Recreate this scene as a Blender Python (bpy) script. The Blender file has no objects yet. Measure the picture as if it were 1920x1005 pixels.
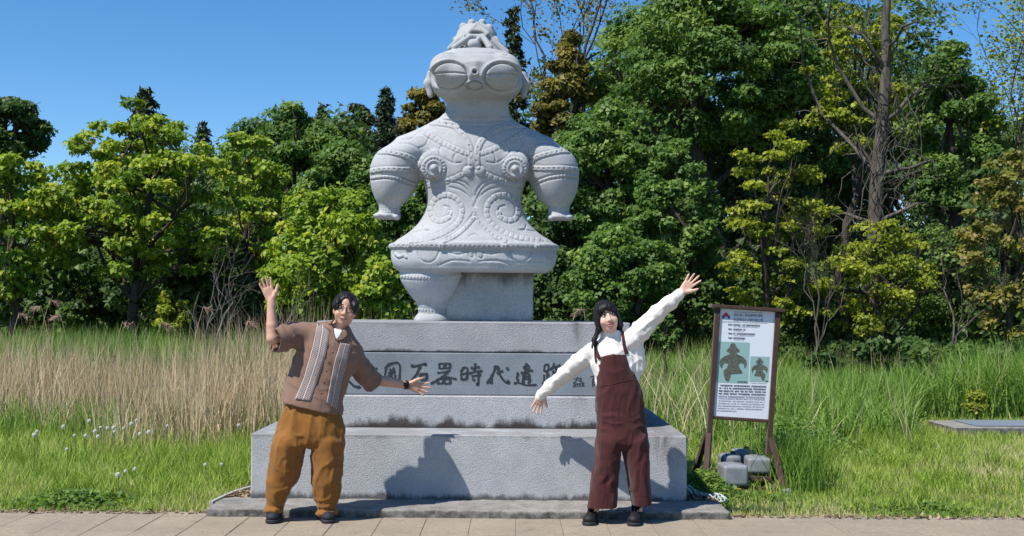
import bpy, math, random
import numpy as np
from mathutils import Vector, Matrix
from mathutils.bvhtree import BVHTree

SC = bpy.context.scene
COL = SC.collection
RAD = math.radians
rng = np.random.default_rng(7)
random.seed(7)

# ------------------------------------------------------------------ camera
FPX = 2150.0            # focal length in photo pixels (photo is 1920 wide)
CAMH = 1.5
HORIZON = 585.0
ROLL = 0.0070
cam_d = bpy.data.cameras.new('camera')
cam_d.sensor_width = 36.0
cam_d.lens = 36.0 * FPX / 1920.0
cam_d.shift_y = (HORIZON - 502.5) / 1920.0
cam_d.clip_end = 2000.0
cam = bpy.data.objects.new('camera', cam_d)
COL.objects.link(cam)
cam.location = (0, 0, CAMH)
cam.rotation_euler = (Matrix.Rotation(-ROLL, 3, 'Y') @ Matrix.Rotation(RAD(90), 3, 'X')).to_euler()
SC.camera = cam

# ------------------------------------------------------------------ sky, sun, exposure
SUN_EL = RAD(55.0)
SUN_AZ = RAD(51.0)      # to the left of straight-behind-the-camera
to_sun = Vector((-math.sin(SUN_AZ) * math.cos(SUN_EL), -math.cos(SUN_AZ) * math.cos(SUN_EL), math.sin(SUN_EL)))
W = bpy.data.worlds.new('World')
SC.world = W
W.use_nodes = True
wn = W.node_tree.nodes
wl = W.node_tree.links
bg = wn['Background']
sky = wn.new('ShaderNodeTexSky')
sky.sky_type = 'NISHITA'
sky.sun_disc = False
sky.sun_elevation = SUN_EL
sky.sun_rotation = math.pi + SUN_AZ
sky.altitude = 1500.0
sky.air_density = 1.0
sky.dust_density = 0.0
sky.ozone_density = 3.0
hs = wn.new('ShaderNodeHueSaturation')
hs.inputs['Saturation'].default_value = 1.28
wl.new(sky.outputs[0], hs.inputs['Color'])
wl.new(hs.outputs[0], bg.inputs[0])
bg.inputs[1].default_value = 0.12
sun_d = bpy.data.lights.new('sun', 'SUN')
sun_d.energy = 5.0
sun_d.angle = RAD(0.53)
sun_d.color = (1.0, 0.95, 0.87)
sun = bpy.data.objects.new('sun', sun_d)
COL.objects.link(sun)
sun.rotation_euler = (-to_sun).to_track_quat('-Z', 'Y').to_euler()
SC.view_settings.view_transform = 'Standard'
SC.view_settings.look = 'None'
SC.view_settings.exposure = 0.42
SC.view_settings.gamma = 1.0
SC.render.engine = 'CYCLES'
SC.cycles.use_denoising = True
SC.cycles.max_bounces = 5
SC.cycles.diffuse_bounces = 3
SC.cycles.glossy_bounces = 2
SC.cycles.transmission_bounces = 3
SC.cycles.transparent_max_bounces = 4
SC.cycles.caustics_reflective = False
SC.cycles.caustics_refractive = False
SC.cycles.sample_clamp_indirect = 6.0

# ------------------------------------------------------------------ pixel <-> place
CR, SR = math.cos(ROLL), math.sin(ROLL)
def P(px, py, D):
    rc = (px - 960.0) / FPX * D
    uc = (HORIZON - py) / FPX * D
    return np.array([rc * CR - uc * SR, D, CAMH + rc * SR + uc * CR])
def G(px, D, z=0.0):
    """point at photo column px, distance D, height z"""
    x = ((px - 960.0) / FPX * D - (z - CAMH) * SR) / CR
    return np.array([x, D, z])
def proj(v):
    v = np.asarray(v)
    x, D, z = v[..., 0], v[..., 1], v[..., 2] - CAMH
    rc = x * CR + z * SR
    uc = -x * SR + z * CR
    return 960.0 + FPX * rc / D, HORIZON - FPX * uc / D

# ------------------------------------------------------------------ mesh helpers
def mesh_np(name, verts, faces, smooth=False):
    """faces: int array (n,3) or (n,4)"""
    verts = np.asarray(verts, dtype=np.float32)
    faces = np.asarray(faces, dtype=np.int32)
    n = faces.shape[1]
    m = bpy.data.meshes.new(name)
    m.vertices.add(len(verts))
    m.vertices.foreach_set('co', verts.ravel())
    m.loops.add(faces.size)
    m.loops.foreach_set('vertex_index', faces.ravel())
    m.polygons.add(len(faces))
    m.polygons.foreach_set('loop_start', np.arange(0, faces.size, n, dtype=np.int32))
    if smooth:
        m.polygons.foreach_set('use_smooth', np.ones(len(faces), dtype=bool))
    m.update(calc_edges=True)
    return m
def fattr(m, name, data, domain='POINT'):
    a = m.attributes.new(name, 'FLOAT', domain)
    a.data.foreach_set('value', np.asarray(data, dtype=np.float32))
class MB:
    """collects polygons for one mesh"""
    def __init__(s): s.v = []; s.f = []
    def add(s, vs, fs):
        o = len(s.v)
        s.v += [tuple(float(c) for c in v) for v in vs]
        s.f += [tuple(i + o for i in f) for f in fs]
    def box(s, lo, hi, bev=0.0, M=None):
        x0, y0, z0 = lo; x1, y1, z1 = hi
        b = bev
        if b <= 0:
            vs = [(x, y, z) for z in (z0, z1) for y in (y0, y1) for x in (x0, x1)]
            fs = [(0, 2, 3, 1), (4, 5, 7, 6), (0, 1, 5, 4), (2, 6, 7, 3), (0, 4, 6, 2), (1, 3, 7, 5)]
        else:
            vs = []; idx = {}
            for cx in (0, 1):
                for cy in (0, 1):
                    for cz in (0, 1):
                        c = ((x0, x1)[cx], (y0, y1)[cy], (z0, z1)[cz])
                        sg = (1 - 2 * cx, 1 - 2 * cy, 1 - 2 * cz)
                        for a in range(3):
                            p = [c[i] + (sg[i] * b if i != a else 0) for i in range(3)]
                            idx[(cx, cy, cz, a)] = len(vs); vs.append(tuple(p))
            fs = []
            for a in range(3):
                o1, o2 = [i for i in range(3) if i != a]
                for s_ in (0, 1):
                    q = []
                    for (u, w) in ((0, 0), (1, 0), (1, 1), (0, 1)):
                        k = [0, 0, 0]; k[a] = s_; k[o1] = u; k[o2] = w
                        q.append(idx[(*k, a)])
                    fs.append(tuple(q))
            for a in range(3):
                o1, o2 = [i for i in range(3) if i != a]
                for u in (0, 1):
                    for w in (0, 1):
                        k0 = [0, 0, 0]; k0[a] = 0; k0[o1] = u; k0[o2] = w
                        k1 = list(k0); k1[a] = 1
                        fs.append((idx[(*k0, o1)], idx[(*k1, o1)], idx[(*k1, o2)], idx[(*k0, o2)]))
            for cx in (0, 1):
                for cy in (0, 1):
                    for cz in (0, 1):
                        fs.append(tuple(idx[(cx, cy, cz, a)] for a in range(3)))
        if M is not None:
            vs = [M @ Vector(v) for v in vs]
        s.add(vs, fs)
    def bar(s, a, b, w, d, up=(0, 0, 1)):
        a, b = Vector(a), Vector(b)
        z = (b - a).normalized(); u = Vector(up)
        x = u.cross(z)
        if x.length < 1e-4: x = Vector((1, 0, 0)).cross(z)
        x.normalize(); y = z.cross(x)
        M = Matrix((x, y, z)).transposed().to_4x4(); M.translation = a
        s.box((-w / 2, -d / 2, 0), (w / 2, d / 2, (b - a).length), min(w, d) * 0.06, M)
    def tube(s, pts, rad, n=6, cap=True):
        pts = [Vector([float(c) for c in p]) for p in pts]
        if not hasattr(rad, '__len__'): rad = [rad] * len(pts)
        o = len(s.v); up = Vector((0.13, 0.31, 0.94))
        for i, p in enumerate(pts):
            t = (pts[min(i + 1, len(pts) - 1)] - pts[max(i - 1, 0)])
            t = t.normalized() if t.length > 1e-9 else Vector((0, 0, 1))
            x = t.cross(up)
            if x.length < 0.05: x = t.cross(Vector((1, 0, 0)))
            x.normalize(); y = t.cross(x)
            for k in range(n):
                a = 2 * math.pi * k / n
                q = p + (x * math.cos(a) + y * math.sin(a)) * rad[i]
                s.v.append((q.x, q.y, q.z))
        for i in range(len(pts) - 1):
            for k in range(n):
                k2 = (k + 1) % n
                s.f.append((o + i * n + k, o + i * n + k2, o + (i + 1) * n + k2, o + (i + 1) * n + k))
        if cap:
            s.f.append(tuple(o + k for k in range(n))[::-1])
            s.f.append(tuple(o + (len(pts) - 1) * n + k for k in range(n)))
    def prism(s, poly, d0, d1, fn):
        """poly list of 2-D points, extruded d0..d1; fn(u, v, d) -> xyz"""
        n = len(poly)
        vs = [fn(u, v, d0) for u, v in poly] + [fn(u, v, d1) for u, v in poly]
        fs = [tuple(range(n)), tuple(range(2 * n - 1, n - 1, -1))]
        fs += [(i, i + n, (i + 1) % n + n, (i + 1) % n) for i in range(n)]
        s.add(vs, fs)
    def ellipsoid(s, c, r, nu=12, nv=8, M=None):
        vs = [(0, 0, -1)]
        for j in range(1, nv):
            t = -math.pi / 2 + math.pi * j / nv
            for i in range(nu):
                a = 2 * math.pi * i / nu
                vs.append((math.cos(a) * math.cos(t), math.sin(a) * math.cos(t), math.sin(t)))
        vs.append((0, 0, 1))
        fs = [(0, 1 + (i + 1) % nu, 1 + i) for i in range(nu)]
        for j in range(nv - 2):
            for i in range(nu):
                a = 1 + j * nu + i; b = 1 + j * nu + (i + 1) % nu
                fs.append((a, b, b + nu, a + nu))
        L = len(vs) - 1
        fs += [(L, 1 + (nv - 2) * nu + i, 1 + (nv - 2) * nu + (i + 1) % nu) for i in range(nu)]
        out = []
        for v in vs:
            q = Vector((v[0] * r[0], v[1] * r[1], v[2] * r[2]))
            if M is not None: q = M @ q
            out.append((q.x + c[0], q.y + c[1], q.z + c[2]))
        s.add(out, fs)
    def mesh(s, name, smooth=False):
        m = bpy.data.meshes.new(name)
        m.from_pydata(s.v, [], s.f)
        if smooth:
            m.polygons.foreach_set('use_smooth', [True] * len(m.polygons))
        m.update()
        return m
    def build(s, name, mat, parent=None, smooth=False, world=True):
        return put(name, s.mesh(name, smooth), mat, parent, world)

def put(name, mesh, mat=None, parent=None, world=True):
    """link mesh as an object; with a parent the mesh coordinates are taken as world
    coordinates and rewritten in the parent's frame"""
    if mat is not None and not mesh.materials: mesh.materials.append(mat)
    o = bpy.data.objects.new(name, mesh)
    COL.objects.link(o)
    if parent is not None:
        o.parent = parent
        if world: mesh.transform(world_mat(parent).inverted())
    return o
def world_mat(o):
    m = Matrix.LocRotScale(o.location, o.rotation_euler, o.scale)
    return world_mat(o.parent) @ m if o.parent else m
def recenter(o, loc):
    """move origin of a top-level mesh object whose verts are in world coordinates"""
    o.data.transform(Matrix.Translation(-Vector(loc))); o.location = loc
    return o
def tag(o, label=None, cat=None, group=None, kind=None):
    if label: o['label'] = label
    if cat: o['category'] = cat
    if group: o['group'] = group
    if kind: o['kind'] = kind
    return o
def thing(name, label, cat, loc=(0, 0, 0), group=None, rz=0.0):
    o = bpy.data.objects.new(name, None)
    COL.objects.link(o)
    o.location = [float(c) for c in loc]; o.rotation_euler = (0, 0, rz)
    o.empty_display_size = 0.1
    return tag(o, label, cat, group)

# ------------------------------------------------------------------ noise (vectorised value noise)
_tab = np.random.default_rng(3).random(65536).astype(np.float32) * 2 - 1
def _h(i, j, k):
    return _tab[(i * 73856093 ^ j * 19349663 ^ k * 83492791) & 65535]
def vnoise(p, scale=1.0):
    p = np.asarray(p, dtype=np.float64) * scale
    i = np.floor(p).astype(np.int64); f = p - i
    f = f * f * (3 - 2 * f)
    r = 0
    for a in (0, 1):
        for b in (0, 1):
            for c in (0, 1):
                w = (f[..., 0] if a else 1 - f[..., 0]) * (f[..., 1] if b else 1 - f[..., 1]) * (f[..., 2] if c else 1 - f[..., 2])
                r = r + w * _h(i[..., 0] + a, i[..., 1] + b, i[..., 2] + c)
    return r
def fbm(p, scale=1.0, oct=3):
    r = 0; a = 1.0
    for o in range(oct):
        r = r + a * vnoise(np.asarray(p) + 17.3 * o, scale); scale *= 2.03; a *= 0.5
    return r

# ------------------------------------------------------------------ solid modelling on a distance grid
class Field:
    def __init__(s, lo, hi, h):
        s.lo = np.array(lo, float); s.h = h
        s.n = np.ceil((np.array(hi, float) - s.lo) / h).astype(int) + 1
        s.F = np.full(tuple(s.n), 1.0, dtype=np.float32)
    def _box(s, lo, hi):
        i0 = np.clip(np.floor((np.array(lo) - s.lo) / s.h).astype(int), 0, s.n)
        i1 = np.clip(np.ceil((np.array(hi) - s.lo) / s.h).astype(int) + 1, 0, s.n)
        sl = tuple(slice(a, b) for a, b in zip(i0, i1))
        g = [(s.lo[a] + s.h * np.arange(i0[a], i1[a])).astype(np.float32) for a in range(3)]
        return sl, g[0][:, None, None], g[1][None, :, None], g[2][None, None, :]
    def _put(s, sl, d, k, op):
        a = s.F[sl]
        if a.size == 0: return
        if op == 'u':
            if k > 0:
                w = np.clip(0.5 + 0.5 * (a - d) / k, 0, 1)
                s.F[sl] = a + (d - a) * w - k * w * (1 - w)
            else: s.F[sl] = np.minimum(a, d)
        elif op == 's':
            d = -d
            if k > 0:
                w = np.clip(0.5 - 0.5 * (a - d) / k, 0, 1)
                s.F[sl] = a + (d - a) * w + k * w * (1 - w)
            else: s.F[sl] = np.maximum(a, d)
        elif op == 'i':
            s.F[sl] = np.maximum(a, d)
    def cone(s, a, b, ra, rb, k=0.0, op='u', flat=None):
        a = np.asarray(a, float); b = np.asarray(b, float)
        m = max(ra, rb) + k + 3 * s.h
        sl, X, Y, Z = s._box(np.minimum(a, b) - m, np.maximum(a, b) + m)
        ab = b - a; L = float(ab @ ab) + 1e-12
        px, py, pz = X - a[0], Y - a[1], Z - a[2]
        t = np.clip((px * ab[0] + py * ab[1] + pz * ab[2]) / L, 0, 1)
        dx, dy, dz = px - t * ab[0], py - t * ab[1], pz - t * ab[2]
        d = np.sqrt(dx * dx + dy * dy + dz * dz) - (ra + (rb - ra) * t)
        s._put(sl, d.astype(np.float32), k, op)
    def chain(s, pts, rad, k=0.0, op='u'):
        for i in range(len(pts) - 1): s.cone(pts[i], pts[i + 1], rad[i], rad[i + 1], k, op)
    def ell(s, c, r, R=None, k=0.0, op='u'):
        c = np.asarray(c, float); r = np.asarray(r, float)
        m = r.max() + k + 3 * s.h
        sl, X, Y, Z = s._box(c - m, c + m)
        px, py, pz = X - c[0], Y - c[1], Z - c[2]
        if R is not None:
            R = np.asarray(R, float)        # rows = local axes
            q = [R[i, 0] * px + R[i, 1] * py + R[i, 2] * pz for i in range(3)]
        else: q = [px, py, pz]
        k0 = np.sqrt((q[0] / r[0]) ** 2 + (q[1] / r[1]) ** 2 + (q[2] / r[2]) ** 2)
        k1 = np.sqrt((q[0] / r[0] ** 2) ** 2 + (q[1] / r[1] ** 2) ** 2 + (q[2] / r[2] ** 2) ** 2) + 1e-6
        s._put(sl, (k0 * (k0 - 1) / k1).astype(np.float32), k, op)
    def loft(s, secs, k=0.0, op='u', n=2.0):
        """secs rows: z, cx, cy, rx, ry  sorted by z; smooth interpolation"""
        S = np.array(sorted(secs), float)
        zz = S[:, 0]
        m = k + 3 * s.h
        lo = [(S[:, 1] - S[:, 3]).min() - m, (S[:, 2] - S[:, 4]).min() - m, zz[0] - m]
        hi = [(S[:, 1] + S[:, 3]).max() + m, (S[:, 2] + S[:, 4]).max() + m, zz[-1] + m]
        sl, X, Y, Z = s._box(lo, hi)
        z = Z.ravel()
        # Catmull-Rom style cubic per column via finite-difference tangents
        def interp(col):
            y = S[:, col]; t = np.gradient(y, zz)
            zc = np.clip(z, zz[0], zz[-1])
            i = np.clip(np.searchsorted(zz, zc) - 1, 0, len(zz) - 2)
            hh = zz[i + 1] - zz[i]; u = (zc - zz[i]) / hh
            return ((2 * u**3 - 3 * u**2 + 1) * y[i] + (u**3 - 2 * u**2 + u) * hh * t[i] + (-2 * u**3 + 3 * u**2) * y[i + 1] + (u**3 - u**2) * hh * t[i + 1])[None, None, :]
        cx, cy, rx, ry = (interp(c) for c in (1, 2, 3, 4))
        q = (np.abs((X - cx) / rx) ** n + np.abs((Y - cy) / ry) ** n) ** (1.0 / n)
        d = (q - 1) * np.minimum(rx, ry)
        d = np.maximum(d, np.maximum(zz[0] - Z, Z - zz[-1]))
        s._put(sl, d.astype(np.float32), k, op)
    def box(s, lo, hi, r=0.0, k=0.0, op='u'):
        lo = np.asarray(lo, float); hi = np.asarray(hi, float); m = k + 3 * s.h
        sl, X, Y, Z = s._box(lo - m, hi + m)
        c = (lo + hi) / 2; e = (hi - lo) / 2 - r
        qx, qy, qz = np.abs(X - c[0]) - e[0], np.abs(Y - c[1]) - e[1], np.abs(Z - c[2]) - e[2]
        d = np.sqrt(np.maximum(qx, 0) ** 2 + np.maximum(qy, 0) ** 2 + np.maximum(qz, 0) ** 2) + np.minimum(np.maximum(qx, np.maximum(qy, qz)), 0) - r
        s._put(sl, d.astype(np.float32), k, op)
    def plane(s, p, n):
        """keep the side the normal points away from"""
        sl, X, Y, Z = s._box(s.lo, s.lo + s.h * s.n)
        n = np.asarray(n, float) / np.linalg.norm(n)
        d = (X - p[0]) * n[0] + (Y - p[1]) * n[1] + (Z - p[2]) * n[2]
        s._put(sl, d.astype(np.float32), 0, 'i')
    def custom(s, lo, hi, fn, k=0.0, op='u'):
        sl, X, Y, Z = s._box(lo, hi)
        s._put(sl, fn(X, Y, Z).astype(np.float32), k, op)
    def mesh(s):
        F = s.F
        for a in range(3):      # close at the border
            ix = [slice(None)] * 3
            ix[a] = 0; F[tuple(ix)] = 1.0; ix[a] = -1; F[tuple(ix)] = 1.0
        S = F < 0
        nx, ny, nz = S.shape
        C = S[:-1, :-1, :-1].astype(np.uint8)
        for (a, b, c) in ((0, 0, 1), (0, 1, 0), (0, 1, 1), (1, 0, 0), (1, 0, 1), (1, 1, 0), (1, 1, 1)):
            C = C + S[a:nx - 1 + a, b:ny - 1 + b, c:nz - 1 + c]
        act = np.argwhere((C > 0) & (C < 8))
        idx = np.full(C.shape, -1, np.int32)
        idx[act[:, 0], act[:, 1], act[:, 2]] = np.arange(len(act))
        acc = np.zeros((len(act), 3)); cnt = np.zeros(len(act))
        co = [(a, b, c) for a in (0, 1) for b in (0, 1) for c in (0, 1)]
        val = {c: F[act[:, 0] + c[0], act[:, 1] + c[1], act[:, 2] + c[2]] for c in co}
        for c in co:
            for ax in range(3):
                if c[ax]: continue
                e = list(c); e[ax] = 1; e = tuple(e)
                f0, f1 = val[c], val[e]
                x = (f0 < 0) != (f1 < 0)
                t = np.where(x, f0 / np.where(x, f0 - f1, 1), 0)
                p = np.tile(np.array(c, float), (len(act), 1)); p[:, ax] = t
                acc += p * x[:, None]; cnt += x
        V = (act + acc / cnt[:, None]) * s.h + s.lo
        quads = []
        for ax in range(3):
            b, c = (ax + 1) % 3, (ax + 2) % 3
            s0 = [slice(1, -1)] * 3; s1 = [slice(1, -1)] * 3
            s0[ax] = slice(0, -1); s1[ax] = slice(1, None)
            A, B = S[tuple(s0)], S[tuple(s1)]
            for flip, msk in ((False, A & ~B), (True, ~A & B)):
                q = np.argwhere(msk)
                off = np.ones(3, int); off[ax] = 0
                q = q + off
                def gi(db, dc):
                    r = q.copy(); r[:, b] -= db; r[:, c] -= dc
                    return idx[r[:, 0], r[:, 1], r[:, 2]]
                Q = np.stack([gi(1, 1), gi(0, 1), gi(0, 0), gi(1, 0)], 1)
                quads.append(Q[:, ::-1] if flip else Q)
        Q = np.concatenate(quads)
        Q = Q[(Q >= 0).all(1)]
        return V, Q
def vnormals(V, Q):
    a, b, c, d = (V[Q[:, i]] for i in range(4))
    n = np.cross(c - a, d - b)
    N = np.zeros_like(V)
    for i in range(4): np.add.at(N, Q[:, i], n)
    return N / (np.linalg.norm(N, axis=1, keepdims=True) + 1e-12)
def relax(V, Q, it=1, w=0.5):
    for _ in range(it):
        A = np.zeros_like(V); c = np.zeros(len(V))
        for i in range(4):
            for j in (1, 3):
                np.add.at(A, Q[:, i], V[Q[:, (i + j) % 4]]); np.add.at(c, Q[:, i], 1)
        V = V + w * (A / c[:, None] - V)
    return V

# ------------------------------------------------------------------ materials
def mat(name, col=(0.5, 0.5, 0.5), rough=0.7, spec=0.3, metal=0.0):
    m = bpy.data.materials.new(name); m.use_nodes = True
    b = m.node_tree.nodes['Principled BSDF']
    b.inputs['Base Color'].default_value = (*col, 1)
    b.inputs['Roughness'].default_value = rough
    b.inputs['Specular IOR Level'].default_value = spec
    b.inputs['Metallic'].default_value = metal
    return m
class NT:
    """small node-tree writer"""
    def __init__(s, m): s.m = m; s.t = m.node_tree; s.b = s.t.nodes['Principled BSDF']
    def n(s, typ, ins=None, **kw):
        x = s.t.nodes.new(typ)
        for k, v in kw.items(): setattr(x, k, v)
        for k, v in (ins or {}).items():
            if hasattr(v, 'is_output') or isinstance(v, bpy.types.NodeSocket): s.t.links.new(v, x.inputs[k])
            else: x.inputs[k].default_value = v
        return x
    def link(s, a, b): s.t.links.new(a, b)
    def pos(s): return s.n('ShaderNodeNewGeometry').outputs['Position']
    def noise(s, vec, scale, detail=4.0, rough=0.55, dist=0.0):
        return s.n('ShaderNodeTexNoise', {'Vector': vec, 'Scale': scale, 'Detail': detail, 'Roughness': rough, 'Distortion': dist}).outputs['Fac']
    def math(s, op, a, b=0.0, clamp=False):
        return s.n('ShaderNodeMath', {0: a, 1: b}, operation=op, use_clamp=clamp).outputs[0]
    def ramp(s, fac, stops, interp='LINEAR'):
        r = s.n('ShaderNodeValToRGB', {'Fac': fac}); r.color_ramp.interpolation = interp
        e = r.color_ramp.elements
        while len(e) < len(stops): e.new(0.5)
        for el, (p, c) in zip(e, stops):
            el.position = p; el.color = (*c, 1) if len(c) == 3 else c
        return r.outputs['Color']
    def maprange(s, v, a, b, c=0.0, d=1.0):
        return s.n('ShaderNodeMapRange', {'Value': v, 'From Min': a, 'From Max': b, 'To Min': c, 'To Max': d}).outputs[0]
    def mix(s, fac, a, b, mode='MIX'):
        x = s.n('ShaderNodeMix', data_type='RGBA', blend_type=mode)
        for i, v in ((0, fac), (6, a), (7, b)):
            if isinstance(v, bpy.types.NodeSocket): s.link(v, x.inputs[i])
            else: x.inputs[i].default_value = v if i == 0 else ((*v, 1) if len(v) == 3 else v)
        return x.outputs[2]
    def attr(s, name): return s.n('ShaderNodeAttribute', attribute_name=name)
    def bump(s, h, strength=0.5, dist=0.01):
        x = s.n('ShaderNodeBump', {'Height': h, 'Strength': strength, 'Distance': dist})
        s.link(x.outputs[0], s.b.inputs['Normal'])
    def color(s, c): s.link(c, s.b.inputs['Base Color'])
    def scaled(s, vec, sc):
        return s.n('ShaderNodeMapping', {'Vector': vec, 'Scale': sc}).outputs[0]
    def objrand(s): return s.n('ShaderNodeObjectInfo').outputs['Random']
    def sep(s, vec): return s.n('ShaderNodeSeparateXYZ', {0: vec}).outputs
# ================================================================== SETTING
def soil_mat():
    m = mat('soil', rough=0.95, spec=0.1); t = NT(m); p = t.pos()
    n1 = t.noise(p, 1.3, 5); n2 = t.noise(p, 30.0, 4)
    c = t.ramp(n1, [(0.3, (0.060, 0.095, 0.018)), (0.55, (0.100, 0.145, 0.028)), (0.75, (0.16, 0.15, 0.06))])
    c = t.mix(0.5, c, t.ramp(n2, [(0.3, (0.05, 0.06, 0.02)), (0.7, (0.20, 0.20, 0.08))]))
    t.color(c); t.bump(n2, 0.7, 0.03)
    return m
M_soil = soil_mat()
# ground: one sheet to the horizon, rising into a low wooded hill behind
xs = np.concatenate([np.linspace(-500, -45, 14), np.linspace(-40, 40, 81), np.linspace(45, 500, 14)])
ys = np.concatenate([np.linspace(-60, 8.0, 12), np.linspace(8.6, 48, 80), np.linspace(52, 500, 16)])
gx, gy = np.meshgrid(xs, ys, indexing='ij')
def ground_z(x, y):
    x = np.asarray(x, float); y = np.asarray(y, float)
    base = 0.03 * vnoise(np.stack([x, y, x * 0], -1), 0.6) * np.clip((y - 8.7) / 1.5, 0, 1)
    hill = np.clip((y - 27) / 20, 0, 1) ** 1.3 * (3.2 + 1.2 * np.clip((x + 2) / 12, -0.6, 1))
    far = np.clip((y - 60) / 100, 0, 1)
    return base - 0.012 + hill * (1 - 0.3 * far)
gz = ground_z(gx, gy)
gi = np.arange(gx.size).reshape(gx.shape)
gq = np.stack([gi[:-1, :-1], gi[1:, :-1], gi[1:, 1:], gi[:-1, 1:]], -1).reshape(-1, 4)
ground = put('ground', mesh_np('ground', np.stack([gx, gy, gz], -1).reshape(-1, 3), gq, True), M_soil)
tag(ground, kind='structure')

# ---- paved path: bedding sheet and separate pavers
def paver_mat():
    m = mat('paver', rough=0.9, spec=0.15); t = NT(m); p = t.pos()
    big = t.noise(p, 2.2, 4); grain = t.noise(p, 130.0, 3, 0.7); mid = t.noise(p, 22.0, 4)
    c = t.ramp(grain, [(0.34, (0.16, 0.125, 0.088)), (0.5, (0.345, 0.280, 0.208)), (0.66, (0.58, 0.487, 0.375))])
    c = t.mix(0.42, c, t.ramp(mid, [(0.3, (0.25, 0.203, 0.150)), (0.7, (0.41, 0.348, 0.270))]))
    c = t.mix(t.maprange(big, 0.35, 0.65, 0.0, 0.35), c, (0.19, 0.165, 0.135))
    c = t.mix(t.maprange(t.objrand(), 0, 1, 0.0, 0.22), c, (0.24, 0.20, 0.17))
    st = t.noise(p, 5.5, 6, 0.7)
    c = t.mix(t.maprange(st, 0.56, 0.70, 0.0, 0.45), c, (0.12, 0.10, 0.075))
    sp_ = t.noise(p, 38.0, 2, 0.5)
    c = t.mix(t.maprange(sp_, 0.66, 0.72, 0.0, 0.6), c, (0.09, 0.075, 0.06))
    t.color(c); t.bump(grain, 0.8, 0.008)
    return m
M_paver = paver_mat()
M_bed = mat('bedding_sand', (0.22, 0.18, 0.14), 0.95, 0.1)
b = MB(); b.box((-9, -4, -0.10), (9, 8.505, -0.004))
pavement = b.build('pavement', M_bed); tag(pavement, kind='structure')
PW, RowY = 0.322, [(8.336, 8.50), (7.734, 8.33), (7.132, 7.728), (6.53, 7.126)]
shared = {}
for r, (y0, y1) in enumerate(RowY):
    for k in range(-13, 14):
        x0 = -2.86 + PW * (k + 8)
        if abs(x0 + PW / 2) > 4.3: continue
        key = r == 0
        if key not in shared:
            b = MB(); b.box((-PW / 2 + 0.0016, -(y1 - y0) / 2, -0.06), (PW / 2 - 0.0016, (y1 - y0) / 2, 0.0), 0.003)
            shared[key] = b.mesh('paver'); shared[key].materials.append(M_paver)
        o = bpy.data.objects.new('paver', shared[key]); COL.objects.link(o)
        o.parent = pavement
        o.location = (x0 + PW / 2, (y0 + y1) / 2, random.uniform(0.0, 0.003))
        o.rotation_euler = (random.uniform(-1, 1) * 0.003, random.uniform(-1, 1) * 0.004, random.uniform(-1, 1) * 0.004)

# ---- concrete kerb slab in front of the plinth
def concrete_mat():
    m = mat('weathered_concrete', rough=0.92, spec=0.15); t = NT(m); p = t.pos()
    n = t.noise(p, 7.0, 6, 0.65); g = t.noise(p, 90.0, 4, 0.7)
    c = t.ramp(n, [(0.28, (0.10, 0.095, 0.085)), (0.5, (0.26, 0.245, 0.22)), (0.72, (0.42, 0.40, 0.37))])
    c = t.mix(0.5, c, t.ramp(g, [(0.3, (0.08, 0.075, 0.07)), (0.7, (0.40, 0.38, 0.35))]))
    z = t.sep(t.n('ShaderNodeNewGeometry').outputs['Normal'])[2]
    front = t.maprange(z, 0.75, 0.2, 0, 1)          # steep faces get a blotchy darker colour than the top
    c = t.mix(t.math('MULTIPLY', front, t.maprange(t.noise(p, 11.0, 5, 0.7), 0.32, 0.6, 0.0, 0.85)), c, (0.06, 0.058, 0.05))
    t.color(c); t.bump(t.math('ADD', g, n), 0.8, 0.012)
    return m
M_conc = concrete_mat()
f = Field((-2.32, 8.26, -0.08), (1.70, 8.86, 0.10), 0.015)
f.box((-2.215, 8.32, -0.07), (1.60, 8.83, 0.062), 0.018)
V, Q = f.mesh(); N = vnormals(V, Q)
V = V + N * (0.014 * fbm(V, 11.0, 3) + 0.008 * vnoise(V, 45.0))[:, None] * np.where(N[:, 2] > 0.7, 0.35, 1.0)[:, None]
kerb = put('kerb', mesh_np('kerb', V, Q, True), M_conc); tag(kerb, kind='structure')

# soil pockets with litter beside the plinth
def litter_mat():
    m = mat('leaf_litter', rough=0.95, spec=0.1); t = NT(m)
    t.color(t.ramp(t.attr('tint').outputs['Fac'], [(0, (0.05, 0.032, 0.02)), (0.5, (0.17, 0.11, 0.07)), (1, (0.36, 0.28, 0.19))]))
    return m
M_litter = litter_mat()
M_dirt = mat('dry_dirt', (0.10, 0.075, 0.055), 0.97, 0.05)
for (x0, x1) in ((-2.24, -1.985), (1.345, 1.60)):
    q = MB(); q.add([(x0, 8.80, 0.045), (x1, 8.80, 0.045), (x1, 9.6, 0.05), (x0 + (0.12 if x0 < 0 else 0), 9.6, 0.05), (x0, 8.80, -0.06), (x1, 8.80, -0.06), (x1, 9.6, -0.06), (x0, 9.6, -0.06)],
                    [(0, 1, 2, 3), (4, 5, 1, 0), (1, 5, 6, 2), (3, 7, 4, 0), (2, 6, 7, 3)])
    tag(q.build('soil_bed', M_dirt), kind='structure')
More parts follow.
